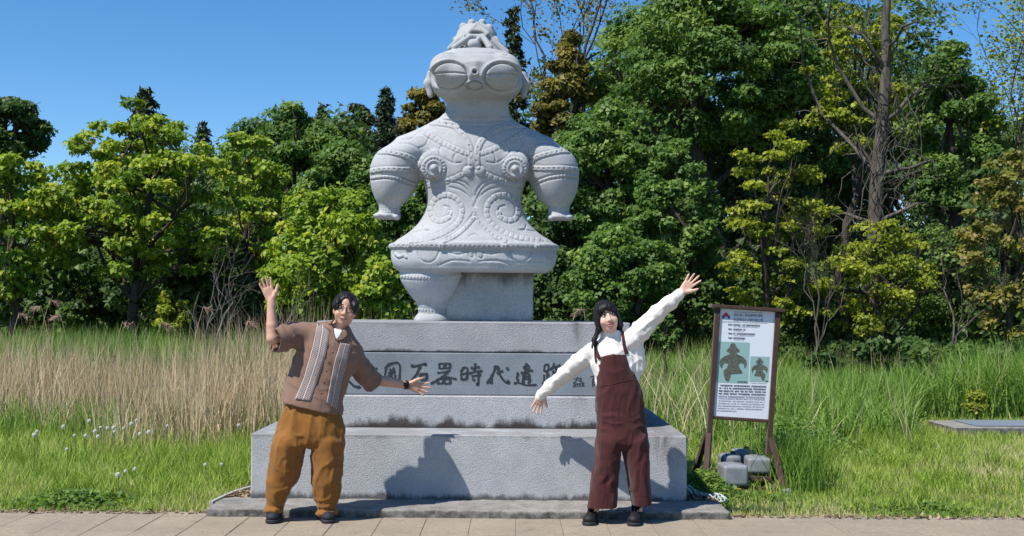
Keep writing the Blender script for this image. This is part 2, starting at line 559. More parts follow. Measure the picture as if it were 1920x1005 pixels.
def scatter_litter(n, x0, x1, y0, y1, z, name, label, cat):
    c = np.stack([rng.uniform(x0, x1, n), rng.uniform(y0, y1, n), np.full(n, z) + rng.uniform(0.004, 0.02, n)], -1)
    d = rng.normal(size=(n, 3)); d[:, 2] *= 0.35; d /= np.linalg.norm(d, axis=1, keepdims=True)
    s = np.cross(d, np.array([0, 0, 1.0])); s /= np.linalg.norm(s, axis=1, keepdims=True)
    L = rng.uniform(0.012, 0.035, n)[:, None]
    V = np.stack([c - d * L, c + s * L * 0.45, c + d * L, c - s * L * 0.45], 1).reshape(-1, 3)
    Q = np.arange(4 * n).reshape(n, 4)
    m = mesh_np(name, V, Q); fattr(m, 'tint', np.repeat(rng.random(n), 4))
    return tag(put(name, m, M_litter), label, cat, kind='stuff')
scatter_litter(420, -2.19, -1.99, 8.83, 9.3, 0.05, 'leaf_litter', 'dry brown leaf litter beside the left end of the plinth', 'leaf litter')
scatter_litter(1500, -4.4, 4.4, 8.40, 8.54, -0.006, 'dry_grass_litter', 'dry straw and crumbs along the edge of the paving', 'litter')
scatter_litter(260, 1.36, 1.60, 8.83, 9.2, 0.05, 'leaf_litter', 'dry leaf litter beside the right end of the plinth', 'leaf litter')
# thin edging strip on the left
b = MB(); pts = [(-2.25, 8.62, 0.018), (-2.215, 8.85, 0.026), (-2.17, 9.1, 0.03), (-2.06, 9.38, 0.035), (-1.99, 9.6, 0.03)]
M_edge = mat('pale_concrete_edging', (0.33, 0.335, 0.32), 0.9, 0.15)
for a, c in zip(pts[:-1], pts[1:]): b.bar(a, c, 0.028, 0.09)
e = b.build('edging_strip', M_edge); recenter(e, (-2.15, 9.0, 0.03))
tag(e, 'thin pale concrete edging strip round the soil beside the plinth', 'edging')
# crumpled white netting on the right: crossing strands
b = MB(); M_net = mat('white_net_cord', (0.42, 0.47, 0.47), 0.7, 0.3)
def netp(u, v):
    x = 1.36 + 0.30 * u; y = 9.22 - 0.42 * u + 0.10 * v + 0.02 * math.sin(u * 9)
    return (x, y, 0.085 - 0.03 * u + 0.035 * math.sin(u * 13 + v * 4) * (1 - 0.6 * u) + 0.03 * v * math.sin(7 * u + 1))
for i in range(15):
    b.tube([netp(min(1, max(0, i / 14 + 0.10 * (j / 5 - 0.5))), j / 5) for j in range(6)], 0.0045, 4)
    b.tube([netp(min(1, max(0, i / 14 - 0.10 * (j / 5 - 0.5))), j / 5) for j in range(6)], 0.0045, 4)
for v in (0, 0.35, 0.7, 1):
    b.tube([netp(i / 24, v) for i in range(25)], 0.006, 4)
e = b.build('crumpled_netting', M_net); recenter(e, (1.5, 9.0, 0.05))
tag(e, 'crumpled white plastic netting lying at the right corner of the plinth', 'netting')

# ================================================================== PLINTH
def granite_mat(name, dark, light, rough_scale, bump, stains=(), streaks=()):
    m = mat(name, rough=0.82, spec=0.25); t = NT(m); p = t.pos()
    sp = t.noise(p, 210.0, 2, 0.8); n = t.noise(p, 5.0, 5, 0.6); r = t.noise(p, rough_scale, 4, 0.65)
    mid = tuple((a + b_) / 2 for a, b_ in zip(dark, light))
    c = t.ramp(sp, [(0.28, tuple(x * 0.55 for x in dark)), (0.42, dark), (0.58, mid), (0.72, light)])
    c = t.mix(0.45, c, t.ramp(n, [(0.3, dark), (0.7, light)]))
    c = t.mix(t.maprange(r, 0.35, 0.62, 0.35, 0.0), c, tuple(x * 0.6 for x in dark))
    xyz = t.sep(p)
    for (z0, z1, amt, col, sc) in stains:       # ragged rain and lichen marks creeping from z0 towards z1
        nn = t.noise(t.scaled(p, (1.0, 1.0, 0.35)), sc, 6, 0.72)
        lowf = t.noise(t.scaled(p, (1.0, 1.0, 0.0)), 2.6, 3, 0.6)
        hgt = t.maprange(xyz[2], z0, z1, 1.0, 0.0)
        f_ = t.math('SUBTRACT', t.math('ADD', hgt, t.math('ADD', t.math('MULTIPLY', nn, 1.3), t.math('MULTIPLY', lowf, 1.5))), 1.86)
        c = t.mix(t.maprange(f_, 0.0, 0.38, 0.0, amt), c, col)
    for (x0, w, z0, z1, amt, col) in streaks:
        nn = t.noise(t.scaled(p, (1.0, 1.0, 0.25)), 24.0, 4, 0.7)
        dx = t.math('ABSOLUTE', t.math('SUBTRACT', xyz[0], x0))
        f_ = t.math('MULTIPLY', t.maprange(dx, w, 0.0, 0.0, 1.0), t.maprange(xyz[2], z0, z1, 0.0, 1.0))
        f_ = t.math('MULTIPLY', f_, t.maprange(nn, 0.35, 0.62, 0.0, 1.0))
        c = t.mix(t.math('MULTIPLY', f_, amt), c, col)
    t.color(c); t.bump(t.math('ADD', r, t.math('MULTIPLY', sp, 0.25)), bump, 0.014)
    return m
DK, LT = (0.34, 0.35, 0.365), (0.57, 0.585, 0.60)
BLK = (0.030, 0.027, 0.027)
M_base = granite_mat('rough_granite_base', DK, LT, 95.0, 0.6,
    [(0.055, 0.15, 0.85, (0.05, 0.05, 0.045), 16.0), (0.57, 0.50, 0.5, (0.13, 0.125, 0.125), 12.0)],
    [(1.17, 0.20, 0.22, 0.5, 0.75, (0.10, 0.065, 0.07)), (0.98, 0.10, 0.30, 0.52, 0.55, (0.12, 0.08, 0.08))])
M_mid = granite_mat('rough_granite_stained', DK, LT, 95.0, 0.6,
    [(0.55, 0.71, 0.9, BLK, 13.0), (0.55, 0.64, 0.7, (0.045, 0.028, 0.028), 22.0)],
    [(0.55, 0.16, 0.6, 0.80, 0.5, (0.12, 0.10, 0.09))])
M_top = granite_mat('rough_granite_top', tuple(x * 0.86 for x in DK), tuple(x * 0.84 for x in LT), 98.0, 0.65,
    [(1.16, 1.215, 0.8, (0.05, 0.05, 0.047), 18.0), (1.42, 1.36, 0.35, (0.15, 0.15, 0.15), 12.0)],
    [(0.53, 0.075, 1.19, 1.41, 0.9, (0.04, 0.038, 0.038)), (-0.28, 0.12, 1.15, 1.38, 0.3, (0.12, 0.12, 0.12))])
M_panel = granite_mat('fine_granite_panel', (0.16, 0.185, 0.215), (0.30, 0.335, 0.375), 120.0, 0.12)
M_ink = mat('black_carved_lettering', (0.030, 0.036, 0.043), 0.6, 0.3)

plinth = thing('stone_plinth', 'tiered grey granite plinth with a carved inscription under the statue', 'plinth', (-0.32, 9.9, 0.0))
def tier(name, lo, hi, m, parent=plinth, bev=0.010):
    b = MB(); b.box(lo, hi, bev); return b.build(name, m, parent)
tier('base_tier', (-1.99, 8.77, 0.03), (1.346, 11.5, 0.560), M_base)
tier('middle_tier', (-1.590, 9.25, 0.555), (0.965, 11.1, 0.822), M_mid)
panel = tier('inscription_panel', (-1.582, 9.268, 0.826), (0.957, 11.0, 1.165), M_panel, bev=0.005)
tier('top_tier', (-1.588, 9.305, 1.169), (0.963, 11.08, 1.418), M_top)
b = MB(); b.box((-1.57, 9.29, 0.80), (0.945, 11.0, 0.83)); b.build('joint', mat('dark_joint', (0.03, 0.03, 0.03), 0.9, 0.1), plinth)

# ---- brush lettering, each character a part of the panel; strokes on a 0..100 grid
def kuchi(x0, y0, x1, y1): return [[(x0, y0), (x0 + 2, y1)], [(x0, y0 + 1), (x1, y0), (x1 - 2, y1)], [(x0 + 1, y1 - 1), (x1 - 1, y1 - 2)]]
GLYPH = {
 'oka': [[(20, 20), (14, 60), (2, 98)], [(20, 20), (50, 6), (88, 3), (96, 14), (92, 60), (90, 100)], [(38, 30), (46, 40)], [(62, 24), (54, 40)], [(30, 50), (70, 40)], [(50, 34), (48, 72)], [(34, 56), (33, 82), (68, 72)], [(68, 54), (67, 82)]],
 'ishi': [[(14, 14), (30, 20), (92, 6), (88, 18)], [(64, 14), (46, 50), (2, 98)], [(60, 52), (62, 78)], [(60, 54), (98, 50), (92, 78)], [(62, 76), (92, 76)]],
 'utsuwa': kuchi(34, 4, 54, 28) + kuchi(55, 3, 75, 26) + [[(26, 47), (50, 44), (76, 34)], [(68, 42), (40, 70), (2, 98)], [(40, 64), (70, 66), (99, 76)]] + kuchi(28, 74, 50, 97) + kuchi(52, 74, 76, 97),
 'toki': [[(8, 30), (6, 60), (10, 78)], [(8, 30), (24, 18), (34, 24), (32, 60), (28, 74)], [(10, 50), (30, 46)], [(10, 74), (30, 70)], [(46, 24), (86, 18)], [(66, 2), (64, 36)], [(38, 48), (70, 38), (98, 36)], [(50, 60), (92, 52)], [(82, 40), (78, 98), (68, 90)], [(54, 70), (64, 78)]],
 'dai': [[(40, 2), (30, 40), (2, 98)], [(24, 48), (20, 98)], [(42, 44), (70, 30)], [(46, 4), (52, 44), (74, 84), (96, 98), (88, 76)], [(84, 12), (90, 26)]],
 'i': [[(46, 14), (46, 32), (66, 30), (66, 12), (46, 14)], [(54, 2), (54, 38)], [(30, 46), (60, 36), (82, 34)], [(42, 50), (40, 84)], [(42, 50), (66, 46), (68, 84)], [(44, 62), (66, 60)], [(44, 72), (66, 71)], [(46, 84), (36, 92)], [(60, 84), (68, 92)], [(14, 48), (22, 46), (14, 66), (22, 80)], [(2, 92), (20, 86), (54, 100), (98, 96)]],
 'ato': [[(16, 12), (14, 42)], [(16, 12), (36, 6), (38, 38)], [(16, 40), (36, 36)], [(28, 40), (30, 84)], [(28, 60), (42, 56)], [(14, 56), (14, 88)], [(2, 98), (24, 90), (34, 74)], [(66, 2), (60, 16), (44, 34)], [(52, 26), (98, 10)], [(62, 36), (58, 66), (40, 98)], [(78, 20), (70, 60), (58, 94)], [(84, 46), (92, 62)]],
 'sei': [[(10, 20), (60, 10)], [(40, 0), (30, 40), (6, 66)], [(44, 30), (70, 46)], [(70, 6), (60, 30), (84, 60), (96, 66)], [(20, 70), (16, 92)], [(40, 66), (42, 90)], [(60, 66), (58, 90)], [(20, 70), (84, 64), (80, 90)], [(0, 96), (98, 90)]],
 'kan': [[(6, 20), (96, 8)], [(40, 2), (34, 26)], [(28, 36), (26, 84)], [(28, 36), (78, 32), (78, 84)], [(28, 52), (76, 50)], [(28, 67), (76, 66)], [(26, 84), (78, 82)], [(40, 86), (24, 98)], [(64, 86), (86, 98)]],
 'ga': [[(30, 2), (12, 48)], [(24, 30), (90, 24)], [(62, 28), (50, 70), (30, 98)]],
 'kame': [[(10, 10), (20, 60), (60, 96), (98, 98)]],
}
def stroke_strip(pts, w, n=18):
    pts = np.array(pts, float)
    seg = np.concatenate([[0], np.cumsum(np.linalg.norm(np.diff(pts, axis=0), axis=1))])
    u = np.linspace(0, seg[-1], n)
    c = np.stack([np.interp(u, seg, pts[:, i]) for i in (0, 1)], -1)
    if len(pts) > 2:
        k = np.array([1, 2, 3, 2, 1.0]); k /= k.sum()
        pad = np.concatenate([np.repeat(c[:1], 2, 0), c, np.repeat(c[-1:], 2, 0)])
        c2 = np.stack([np.convolve(pad[:, i], k, 'valid') for i in (0, 1)], -1); c2[0], c2[-1] = c[0], c[-1]; c = c2
    t = np.gradient(c, axis=0); t /= np.linalg.norm(t, axis=1, keepdims=True) + 1e-9
    nrm = np.stack([-t[:, 1], t[:, 0]], -1)
    v = u / seg[-1]
    hw = w * (0.72 + 0.45 * np.exp(-((v - 0.06) / 0.10) ** 2) + 0.35 * np.exp(-((v - 0.90) / 0.12) ** 2)) * np.clip(np.minimum(v / 0.05 + 0.45, (1 - v) / 0.07 + 0.25), 0, 1)
    hw *= 1 + 0.18 * np.abs(t[:, 1])
    return c + nrm * hw[:, None], c - nrm * hw[:, None]
def glyph(key, x0, y0, x1, y1, w):
    b = MB(); Dp = 9.268 - 0.0018
    for i, st in enumerate(GLYPH[key]):
        L, R = stroke_strip(st, w * 0.86)
        mp = lambda q: P(x0 + q[0] / 100 * (x1 - x0), y0 + q[1] / 100 * (y1 - y0), Dp - 0.0005 * (i % 5))
        vs = [mp(q) for q in L] + [mp(q) for q in R]
        n = len(L)
        b.add(vs, [(j, j + 1, n + j + 1, n + j) for j in range(n - 1)])
    b.build('carved_character', M_ink, panel)
for g in (('oka', 717, 678, 752, 723, 7.5), ('ishi', 765, 679, 802, 722, 8.0), ('utsuwa', 806, 680, 857, 721, 5.5), ('toki', 862, 680, 906, 723, 6.5),
          ('dai', 912, 684, 957, 721, 7.0), ('i', 962, 680, 1008, 723, 5.8), ('ato', 1015, 680, 1052, 720, 6.0), ('sei', 1073, 707, 1097, 725, 5.0),
          ('kan', 1105, 702, 1127, 725, 5.0), ('ga', 684, 684, 711, 712, 8.0), ('kame', 645, 690, 678, 727, 9.0)):
    glyph(*g)
# ================================================================== STATUE
SD = 10.0; SPX = FPX / SD; SX0 = float(P(889.5, 330, SD)[0])
def sx(px): return SX0 + (px - 889.5) / SPX
def sz(py): return CAMH + (HORIZON - py) / SPX + SX0 * SR
def srow(py, c, hw, ry, dy=0.0): return (sz(py), sx(c), SD + dy, hw / SPX, ry)
h = 0.0076
F_ = Field((sx(686), 9.50, sz(606)), (sx(1093), 10.55, sz(30)), h)
CX = 889.5
# torso and skirt
F_.loft([srow(*r) for r in ((218, CX, 60, .17), (236, CX, 82, .185), (262, CX, 112, .235), (300, CX, 108, .285), (330, CX, 99, .28), (357, CX, 91.5, .255), (380, CX, 88.5, .25),
     (403, CX, 95, .265), (425, CX, 109, .30), (440, CX, 126, .335), (452, CX, 145, .375), (464, CX, 157, .40))], n=2.25)
for s in (-1, 1):
    m = lambda px: CX + s * (px - CX) * -1 if s > 0 else px
    F_.cone((sx(m(822)), SD, sz(264)), (sx(m(765)), SD, sz(287)), .155, .158, k=.06)
    F_.loft([srow(py, m(c), hw, ry) for py, c, hw, ry in ((264, 782, 34, .15), (285, 760, 49, .215), (310, 746, 50.5, .235), (335, 740.5, 46.5, .23), (359, 737.5, 39.5, .20), (375, 735, 31, .16), (387, 731.5, 21, .11), (392, 731, 19.5, .10))], k=.05)
    F_.loft([srow(py, m(c), hw, ry) for py, c, hw, ry in ((388, 731, 19, .10), (393, 731, 20, .105), (397, 731, 19.5, .10), (402, 729, 22.5, .105), (408, 728, 24, .11), (412, 730, 18, .09))], k=.008)
    F_.ell((sx(m(712)), SD - .05, sz(407)), (.045, .07, .030), k=.015)
    F_.ell((sx(m(745)), SD - .05, sz(409)), (.035, .07, .028), k=.015)
    F_.ell((sx(m(733)), SD - .13, sz(413)), (.03, .05, .02), k=.012, op='s')
    # breast boss
    F_.ell((sx(m(813.5)), SD - .235, sz(315)), (.118, .040, .118), k=.03)
    # ears
    F_.chain([(sx(893 + s * 88), SD + .04, sz(138)), (sx(893 + s * 91.5), SD + .03, sz(156)), (sx(893 + s * 87), SD + .02, sz(178))], [.028, .038, .026], k=.03)
# rim and hips
F_.loft([srow(py, CX, hw, ry) for py, hw, ry in ((456.5, 150, .385), (459, 157, .405), (463, 159.5, .412), (468, 158, .41), (471, 153, .395))], k=.006, n=2.35)
F_.loft([srow(py, CX, hw, ry) for py, hw, ry in ((468, 155, .385), (480, 155, .39), (494, 152.5, .385), (503, 148, .37), (508, 143, .36), (512, 134, .33))], k=.008, n=2.4)
# leg with foot
F_.loft([srow(py, c, hw, ry) for py, c, hw, ry in ((498, 811, 61, .29), (512, 811, 61, .29), (525, 811, 58.5, .28), (540, 811.5, 51, .25), (557, 813.5, 40.5, .20), (572, 816, 32, .16), (582, 816, 30, .15))], k=.01)
F_.loft([srow(py, c, hw, ry) for py, c, hw, ry in ((580, 816, 29.5, .15), (588, 815, 29.5, .15), (593, 814.5, 33, .175), (599, 814, 36, .19), (604, 814, 36, .19))], k=.01)
# neck and head
F_.loft([srow(py, c, hw, ry, dy) for py, c, hw, ry, dy in ((226, 893, 66, .19, 0), (214, 894, 60.5, .18, -.01), (203, 894.5, 58.5, .175, -.02), (194, 894.5, 59, .185, -.03), (188, 894, 65, .235, -.07), (180, 893.5, 76, .305, -.11), (167, 893.5, 83, .355, -.13), (153, 893, 84.5, .37, -.135), (135, 893, 83.5, .365, -.12), (123, 892, 80, .345, -.10), (114, 891.5, 73, .315, -.08), (108, 891, 65, .285, -.06), (104, 891, 57, .25, -.05))], k=.03, n=2.25)
for ex in (843, 941.5):
    F_.ell((sx(ex), SD - .385, sz(143)), (.150, .080, .120), k=.02)
# crest
F_.loft([srow(py, 891, hw, ry, .03) for py, hw, ry in ((107, 60, .24), (98, 54, .22), (88, 46.5, .20), (75, 39.5, .175), (62, 36.5, .155), (54, 32, .13), (47, 22, .09))], k=.01)
F_.ell((sx(892), SD - .20, sz(90)), (.125, .15, .055), k=.02, op='s')
F_.ell((sx(893), SD - .16, sz(70.5)), (.075, .10, .028), k=.015, op='s')
F_.ell((sx(887), SD - .11, sz(91)), (.075, .085, .055), k=.01)
F_.ell((sx(897), SD - .13, sz(81)), (.025, .05, .03), k=.01)
for (x0, y0, x1, y1, r0, r1, d0, d1) in ((881, 76, 852, 99, .020, .026, -.15, -.2), (904, 76, 918, 99, .022, .03, -.15, -.21), (918, 78, 948, 104, .03, .03, -.10, -.12), (866, 72, 842, 96, .022, .022, -.08, -.1),
                                         (880, 75.5, 907, 75.5, .018, .018, -.15, -.15), (893, 49, 874, 72, .018, .022, -.08, -.13), (893, 49, 913, 70, .018, .022, -.08, -.13), (858, 70, 850, 90, .022, .015, -.05, -.1), (927, 77, 938, 94, .035, .02, -.03, -.06)):
    F_.cone((sx(x0), SD + d0, sz(y0)), (sx(x1), SD + d1, sz(y1)), r0, r1, k=.012)
for (x, y, r, d) in ((867, 50, 8.5, .02), (882.5, 43.5, 8, .0), (902, 43.0, 7.5, .0), (915.5, 53, 8, .0), (921, 62, 8.5, .03), (852.5, 74, 6.5, .02), (927, 77, 7.5, .02), (862, 62, 6, 0.0)):
    F_.ell((sx(x), SD + d, sz(y)), (r / SPX, r / SPX * 1.2, r / SPX), k=.012)
V, Q = F_.mesh(); del F_
V = relax(V, Q, 1, 0.4)
N = vnormals(V, Q)
PX, PY = proj(V)
view = V - np.array([0, 0, CAMH]); view /= np.linalg.norm(view, axis=1, keepdims=True)
fac = np.clip((-(N * view).sum(1) - 0.05) / 0.25, 0, 1)
H = np.zeros(len(V))
def near(x0, x1, y0, y1): return np.where((PX > x0) & (PX < x1) & (PY > y0) & (PY < y1) & (fac > 0))[0]
def polydist(ix, pts):
    x, y = PX[ix], PY[ix]
    best = np.full(len(ix), 1e9); arc = np.zeros(len(ix)); L = 0.0
    for (ax, ay), (bx, by) in zip(pts[:-1], pts[1:]):
        dx, dy = bx - ax, by - ay; l2 = dx * dx + dy * dy + 1e-9; l = math.sqrt(l2)
        t = np.clip(((x - ax) * dx + (y - ay) * dy) / l2, 0, 1)
        d = np.hypot(x - ax - t * dx, y - ay - t * dy)
        up = d < best
        best[up] = d[up]; arc[up] = L + t[up] * l; L += l
    return best, arc, L
def smooth_pl(pts, n=6):
    p = np.array(pts, float); out = []
    q = np.concatenate([[2 * p[0] - p[1]], p, [2 * p[-1] - p[-2]]])
    for i in range(1, len(q) - 2):
        for u in np.arange(n) / n:
            a, b_, c, d = q[i - 1], q[i], q[i + 1], q[i + 2]
            out.append(tuple(0.5 * ((2 * b_) + (c - a) * u + (2 * a - 5 * b_ + 4 * c - d) * u**2 + (3 * b_ - a - 3 * c + d) * u**3)))
    out.append(tuple(p[-1])); return out
def sstep(a, b_, x): t = np.clip((x - a) / (b_ - a), 0, 1); return t * t * (3 - 2 * t)
def mir(pts): return [(2 * CX - x, y + (CX - x) * -0.012) for x, y in pts]
def band(pts, hw=5.0, up=.011, ticks=0, holes=0, both=True, groove=.006):
    for P_ in ([pts, mir(pts)] if both else [pts]):
        S = smooth_pl(P_); a = np.array(S)
        ix = near(a[:, 0].min() - hw - 5, a[:, 0].max() + hw + 5, a[:, 1].min() - hw - 5, a[:, 1].max() + hw + 5)
        if not len(ix): continue
        d, s, L = polydist(ix, S)
        up_ = up * 0.58; r = up_ * (1 - sstep(hw - 1.0, hw + 0.6, d)) - 0.8 * groove * np.exp(-((d - hw - 1.1) / 1.0) ** 2)
        if ticks:
            ph = np.abs((s / ticks) % 1 - 0.5) * ticks
            r -= .007 * (1 - sstep(0.5, 1.3, ph)) * (d < hw - 0.4)
        if holes:
            ph = ((s / holes) % 1 - 0.5) * holes
            r -= .014 * (1 - sstep(0.6, 1.7, np.hypot(ph, d)))
        H[ix] += r
def cut(pts, w=1.2, dep=.0085, both=True):
    for P_ in ([pts, mir(pts)] if both else [pts]):
        S = smooth_pl(P_); a = np.array(S)
        ix = near(a[:, 0].min() - 5, a[:, 0].max() + 5, a[:, 1].min() - 5, a[:, 1].max() + 5)
        if len(ix):
            d, _, _ = polydist(ix, S); H[ix] -= dep * np.exp(-(d / w) ** 2)
def disc(x, y, r_out, r_in, nub):
    ix = near(x - r_out - 6, x + r_out + 6, y - r_out - 6, y + r_out + 6)
    dx, dy = PX[ix] - x, PY[ix] - y; d = np.hypot(dx, dy); a = np.arctan2(dy, dx)
    r = .008 * (1 - sstep(r_out - 1, r_out + 1, d)) - .006 * np.exp(-((d - r_out - 1) / 1.1) ** 2)
    r += -.010 * np.exp(-((d - r_in - 1) / 1.2) ** 2) - .009 * sstep(r_in - 4, r_in - 6, -d * 0 + d) * 0
    r -= .010 * (1 - sstep(r_in - 5, r_in - 3, d))
    ph = np.abs((a / (2 * math.pi) * 20) % 1 - 0.5) / 20 * 2 * math.pi * d
    r -= .007 * (1 - sstep(0.5, 1.3, ph)) * (d > r_in + 1) * (d < r_out - 1)
    r += .028 * np.sqrt(np.clip(1 - (d / nub) ** 2, 0, 1))
    H[ix] += r
disc(813.5, 315, 23, 15.5, 6.2); disc(965.5, 316.5, 23, 15.5, 6.2)
band([(806, 229), (830, 231), (849, 235), (859, 242), (875, 262), (882.5, 281), (884, 298), (883, 312)], 5.6, .013, holes=12.5, both=False)
band([(985, 233), (955, 234), (935, 240), (918, 250), (907, 259), (897, 276), (894, 295), (895, 312)], 5.6, .013, holes=12.5, both=False)
for kx in (877.5, 900.5):
    ix = near(kx - 16, kx + 16, 308, 338); d = np.hypot(PX[ix] - kx, PY[ix] - 321)
    H[ix] += .015 * np.sqrt(np.clip(1 - (d / 9.5) ** 2, 0, 1)) - .006 * np.exp(-((d - 11) / 1.2) ** 2)
band([(788, 242), (805, 254), (830, 268), (855, 280), (876, 287.5)], 4.6, .008, ticks=9)
band([(711, 285), (730, 285.5), (758, 291.5), (774, 297), (782, 304), (782.5, 312), (775, 316.5), (748, 317.5), (718, 317.5), (694, 321)], 4.4, .014, holes=9.5)
cut([(693, 329), (720, 327), (750, 331), (780, 342)]); cut([(694, 338), (722, 335), (750, 339), (775, 348)], 1.3, .010)
band([(694, 334.5), (721, 331.5), (750, 335.5), (777, 345)], 2.6, .006, ticks=6.5)
band([(712, 394), (731, 395), (750, 394)], 3.2, .006, ticks=5)
band([(796, 348), (812, 346.5), (829, 342.5), (848, 336), (866, 328)], 4.6, .008, ticks=11)
for c in ([(751, 268.7), (768, 270), (780, 276), (787.5, 282.7), (791.7, 294)], [(786, 277), (794, 274), (798.6, 270), (803.5, 259)], [(800, 271.5), (803, 281), (812.6, 287.5)], [(823.7, 285.5), (824, 279), (828, 274)],
          [(823.7, 285.5), (828, 292), (835, 298), (850, 305.6), (866, 304)], [(850, 303), (850.5, 295), (854.5, 288)], [(752, 260.5), (764, 261), (776, 256), (783, 248)],
          [(843.6, 350.7), (860, 355), (874, 363.3), (884, 374), (892, 388)], [(836, 340), (856, 343), (872, 352), (886, 372)], [(860, 337), (874, 344), (884, 356), (888.5, 368)],
          [(886.6, 399), (880, 412), (868.7, 426), (853, 438), (836, 446)], [(770, 436), (785, 433), (801, 431)], [(792, 424), (795, 430), (806, 432)],
          [(782.7, 472.5), (786, 482), (791.6, 488.7), (804, 492), (815, 487), (820, 480), (823, 470)], [(822, 497.6), (845, 488.7), (862, 488), (881, 490)], [(842, 473), (858, 477), (876, 473)]):
    cut(c)
cut([(985, 230), (1000, 240), (1016, 249)], both=False)
band([(843.6, 399), (841, 407), (827.5, 413.4), (814, 411.6), (807, 399), (808, 386), (815, 374), (831, 366), (850, 368.7), (864, 383), (866, 402), (856, 420), (831, 437), (800, 447.5), (765, 452)], 4.6, .010, ticks=10)
cut([(832, 386), (842, 389), (844, 398), (838, 404)], 1.4, .010)
band([(887, 409), (876, 422), (863, 434.5), (848, 445), (832, 452)], 4.2, .012, holes=8.5)
cut([(880, 442), (889, 438.5), (899, 442)], 1.3, .008, both=False)
# rim holes and raised joints
for x in np.arange(738, 1045, 9.0):
    yy = 462.0 + (x - CX) * 0.012
    ix = near(x - 4, x + 4, yy - 4, yy + 4); H[ix] -= .012 * (1 - sstep(0.7, 1.7, np.hypot(PX[ix] - x, (PY[ix] - yy))))
for x in (764, 828, 946, 1008):
    yy = 462.5 + (x - CX) * 0.012
    ix = near(x - 9, x + 9, yy - 9, yy + 9); H[ix] += .012 * (1 - sstep(3.5, 6, np.maximum(np.abs(PX[ix] - x), np.abs(PY[ix] - yy) * 0.9)))
band([(741, 476), (748, 481), (757, 478), (761, 482)], 3.0, .012, both=False)
cut([(878, 468), (879, 479), (886, 483), (888, 470)], both=False); cut([(892, 470), (895, 481), (904, 484), (907, 472)], both=False)
cut([(1043, 496), (1010, 491), (975, 493), (940, 490), (912, 489)], 1.2, .008, both=False)
band([(752, 519), (780, 520.5), (812, 521), (845, 519.5), (868, 518)], 3.4, .007, ticks=6, both=False)
cut([(752, 512), (785, 513), (830, 513.5), (870, 511)], 1.3, .009, both=False)
band([(785, 581.5), (800, 583.5), (816, 584), (832, 583.5), (846, 582)], 3.4, .007, ticks=6, both=False)
for yy in (217.5, 224.5, 232): cut([(833, yy), (865, yy + 3), (893, yy + 3.5), (920, yy + 3), (953, yy)], 1.1, .007, both=False)
# goggle eyes
for ex, ey, a, b_ in ((843, 142.5, 33, 26), (941.5, 145, 33, 27)):
    ix = near(ex - a * 1.5, ex + a * 1.5, ey - b_ * 1.6, ey + b_ * 1.6)
    e = np.hypot((PX[ix] - ex) / a, (PY[ix] - ey) / b_)
    r = -.020 * np.exp(-((e - 1.0) / .05) ** 2) + .012 * np.exp(-((e - 1.17) / .11) ** 2)
    sl = ey - 3.5 - 3.0 * (1 - ((PX[ix] - ex) / a) ** 2)
    r -= .013 * np.exp(-((PY[ix] - sl) / 1.1) ** 2) * (e < .97)
    H[ix] += r
ix = near(870, 912, 145, 175); e = np.hypot((PX[ix] - 890.5) / 15, (PY[ix] - 160) / 8.5)
H[ix] += -.018 * np.exp(-((e - 1) / .10) ** 2) + .014 * np.exp(-((e - 1.28) / .14) ** 2) + .02 * np.clip(1 - e, 0, 1)
ix = near(880, 900, 125, 145); d = np.hypot(PX[ix] - 890, PY[ix] - 135); H[ix] -= .055 * (1 - sstep(2.2, 4.6, d)) - .006 * np.exp(-((d - 6) / 1.5) ** 2)
ix = near(868, 916, 105, 160); H[ix] += .018 * np.exp(-((PX[ix] - 891) / 10) ** 2) * sstep(108, 118, PY[ix]) * (1 - sstep(138, 146, PY[ix]))
cut([(832, 101), (860, 98.5), (892, 98), (925, 99.5), (952, 104)], 1.6, .010, both=False)
V = V + N * (H * fac + 0.0015 * fbm(V, 9.0, 2))[:, None]
N = vnormals(V, Q)
M_statue = granite_mat('pale_statue_granite', (0.39, 0.41, 0.435), (0.585, 0.61, 0.64), 60.0, 0.16,
    [(1.42, 1.86, 0.5, (0.20, 0.205, 0.20), 7.0), (2.02, 1.90, 0.35, (0.24, 0.24, 0.235), 10.0), (3.62, 3.40, 0.25, (0.27, 0.27, 0.26), 9.0)])
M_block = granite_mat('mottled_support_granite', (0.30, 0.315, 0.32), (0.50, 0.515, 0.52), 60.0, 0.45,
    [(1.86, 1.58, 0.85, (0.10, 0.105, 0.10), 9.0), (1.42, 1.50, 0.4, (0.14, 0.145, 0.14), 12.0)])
statue = thing('stone_statue', 'pale grey granite statue of a goggle-eyed figure with knobbed crest and flared skirt', 'statue', (SX0, SD, 1.418))
fc = V[Q].mean(1); fpx, fpy = sx(0) * 0 + (fc[:, 0] - SX0) * SPX + CX, HORIZON - (fc[:, 2] - CAMH - SX0 * SR) * SPX
mx = np.where(fpx > CX, 2 * CX - fpx, fpx)
lab = np.full(len(Q), 'torso', dtype=object)
lab[fpy > 471.5] = 'skirt_band'
lab[fpy > 510.5] = 'leg'
lab[fpy < 226] = 'head'; lab[fpy < 99] = 'crest'
arm = ((fpy > 290 + (mx - 711) * 0.12) & (mx < 781.5) & (fpy < 372)) | ((mx < 768) & (fpy >= 372) & (fpy < 420))
lab[arm & (fpx < CX)] = 'arm_l'; lab[arm & (fpx > CX)] = 'arm_r'
def split_part(key, name, parent, material):
    q = Q[lab == key]; u, inv = np.unique(q, return_inverse=True)
    m = mesh_np(name, V[u], inv.reshape(-1, 4), True)
    o = put(name, m, material, parent)
    m.normals_split_custom_set_from_vertices([tuple(x) for x in N[u]])
    return o
hd = split_part('head', 'head', statue, M_statue)
split_part('crest', 'crest', hd, M_statue)
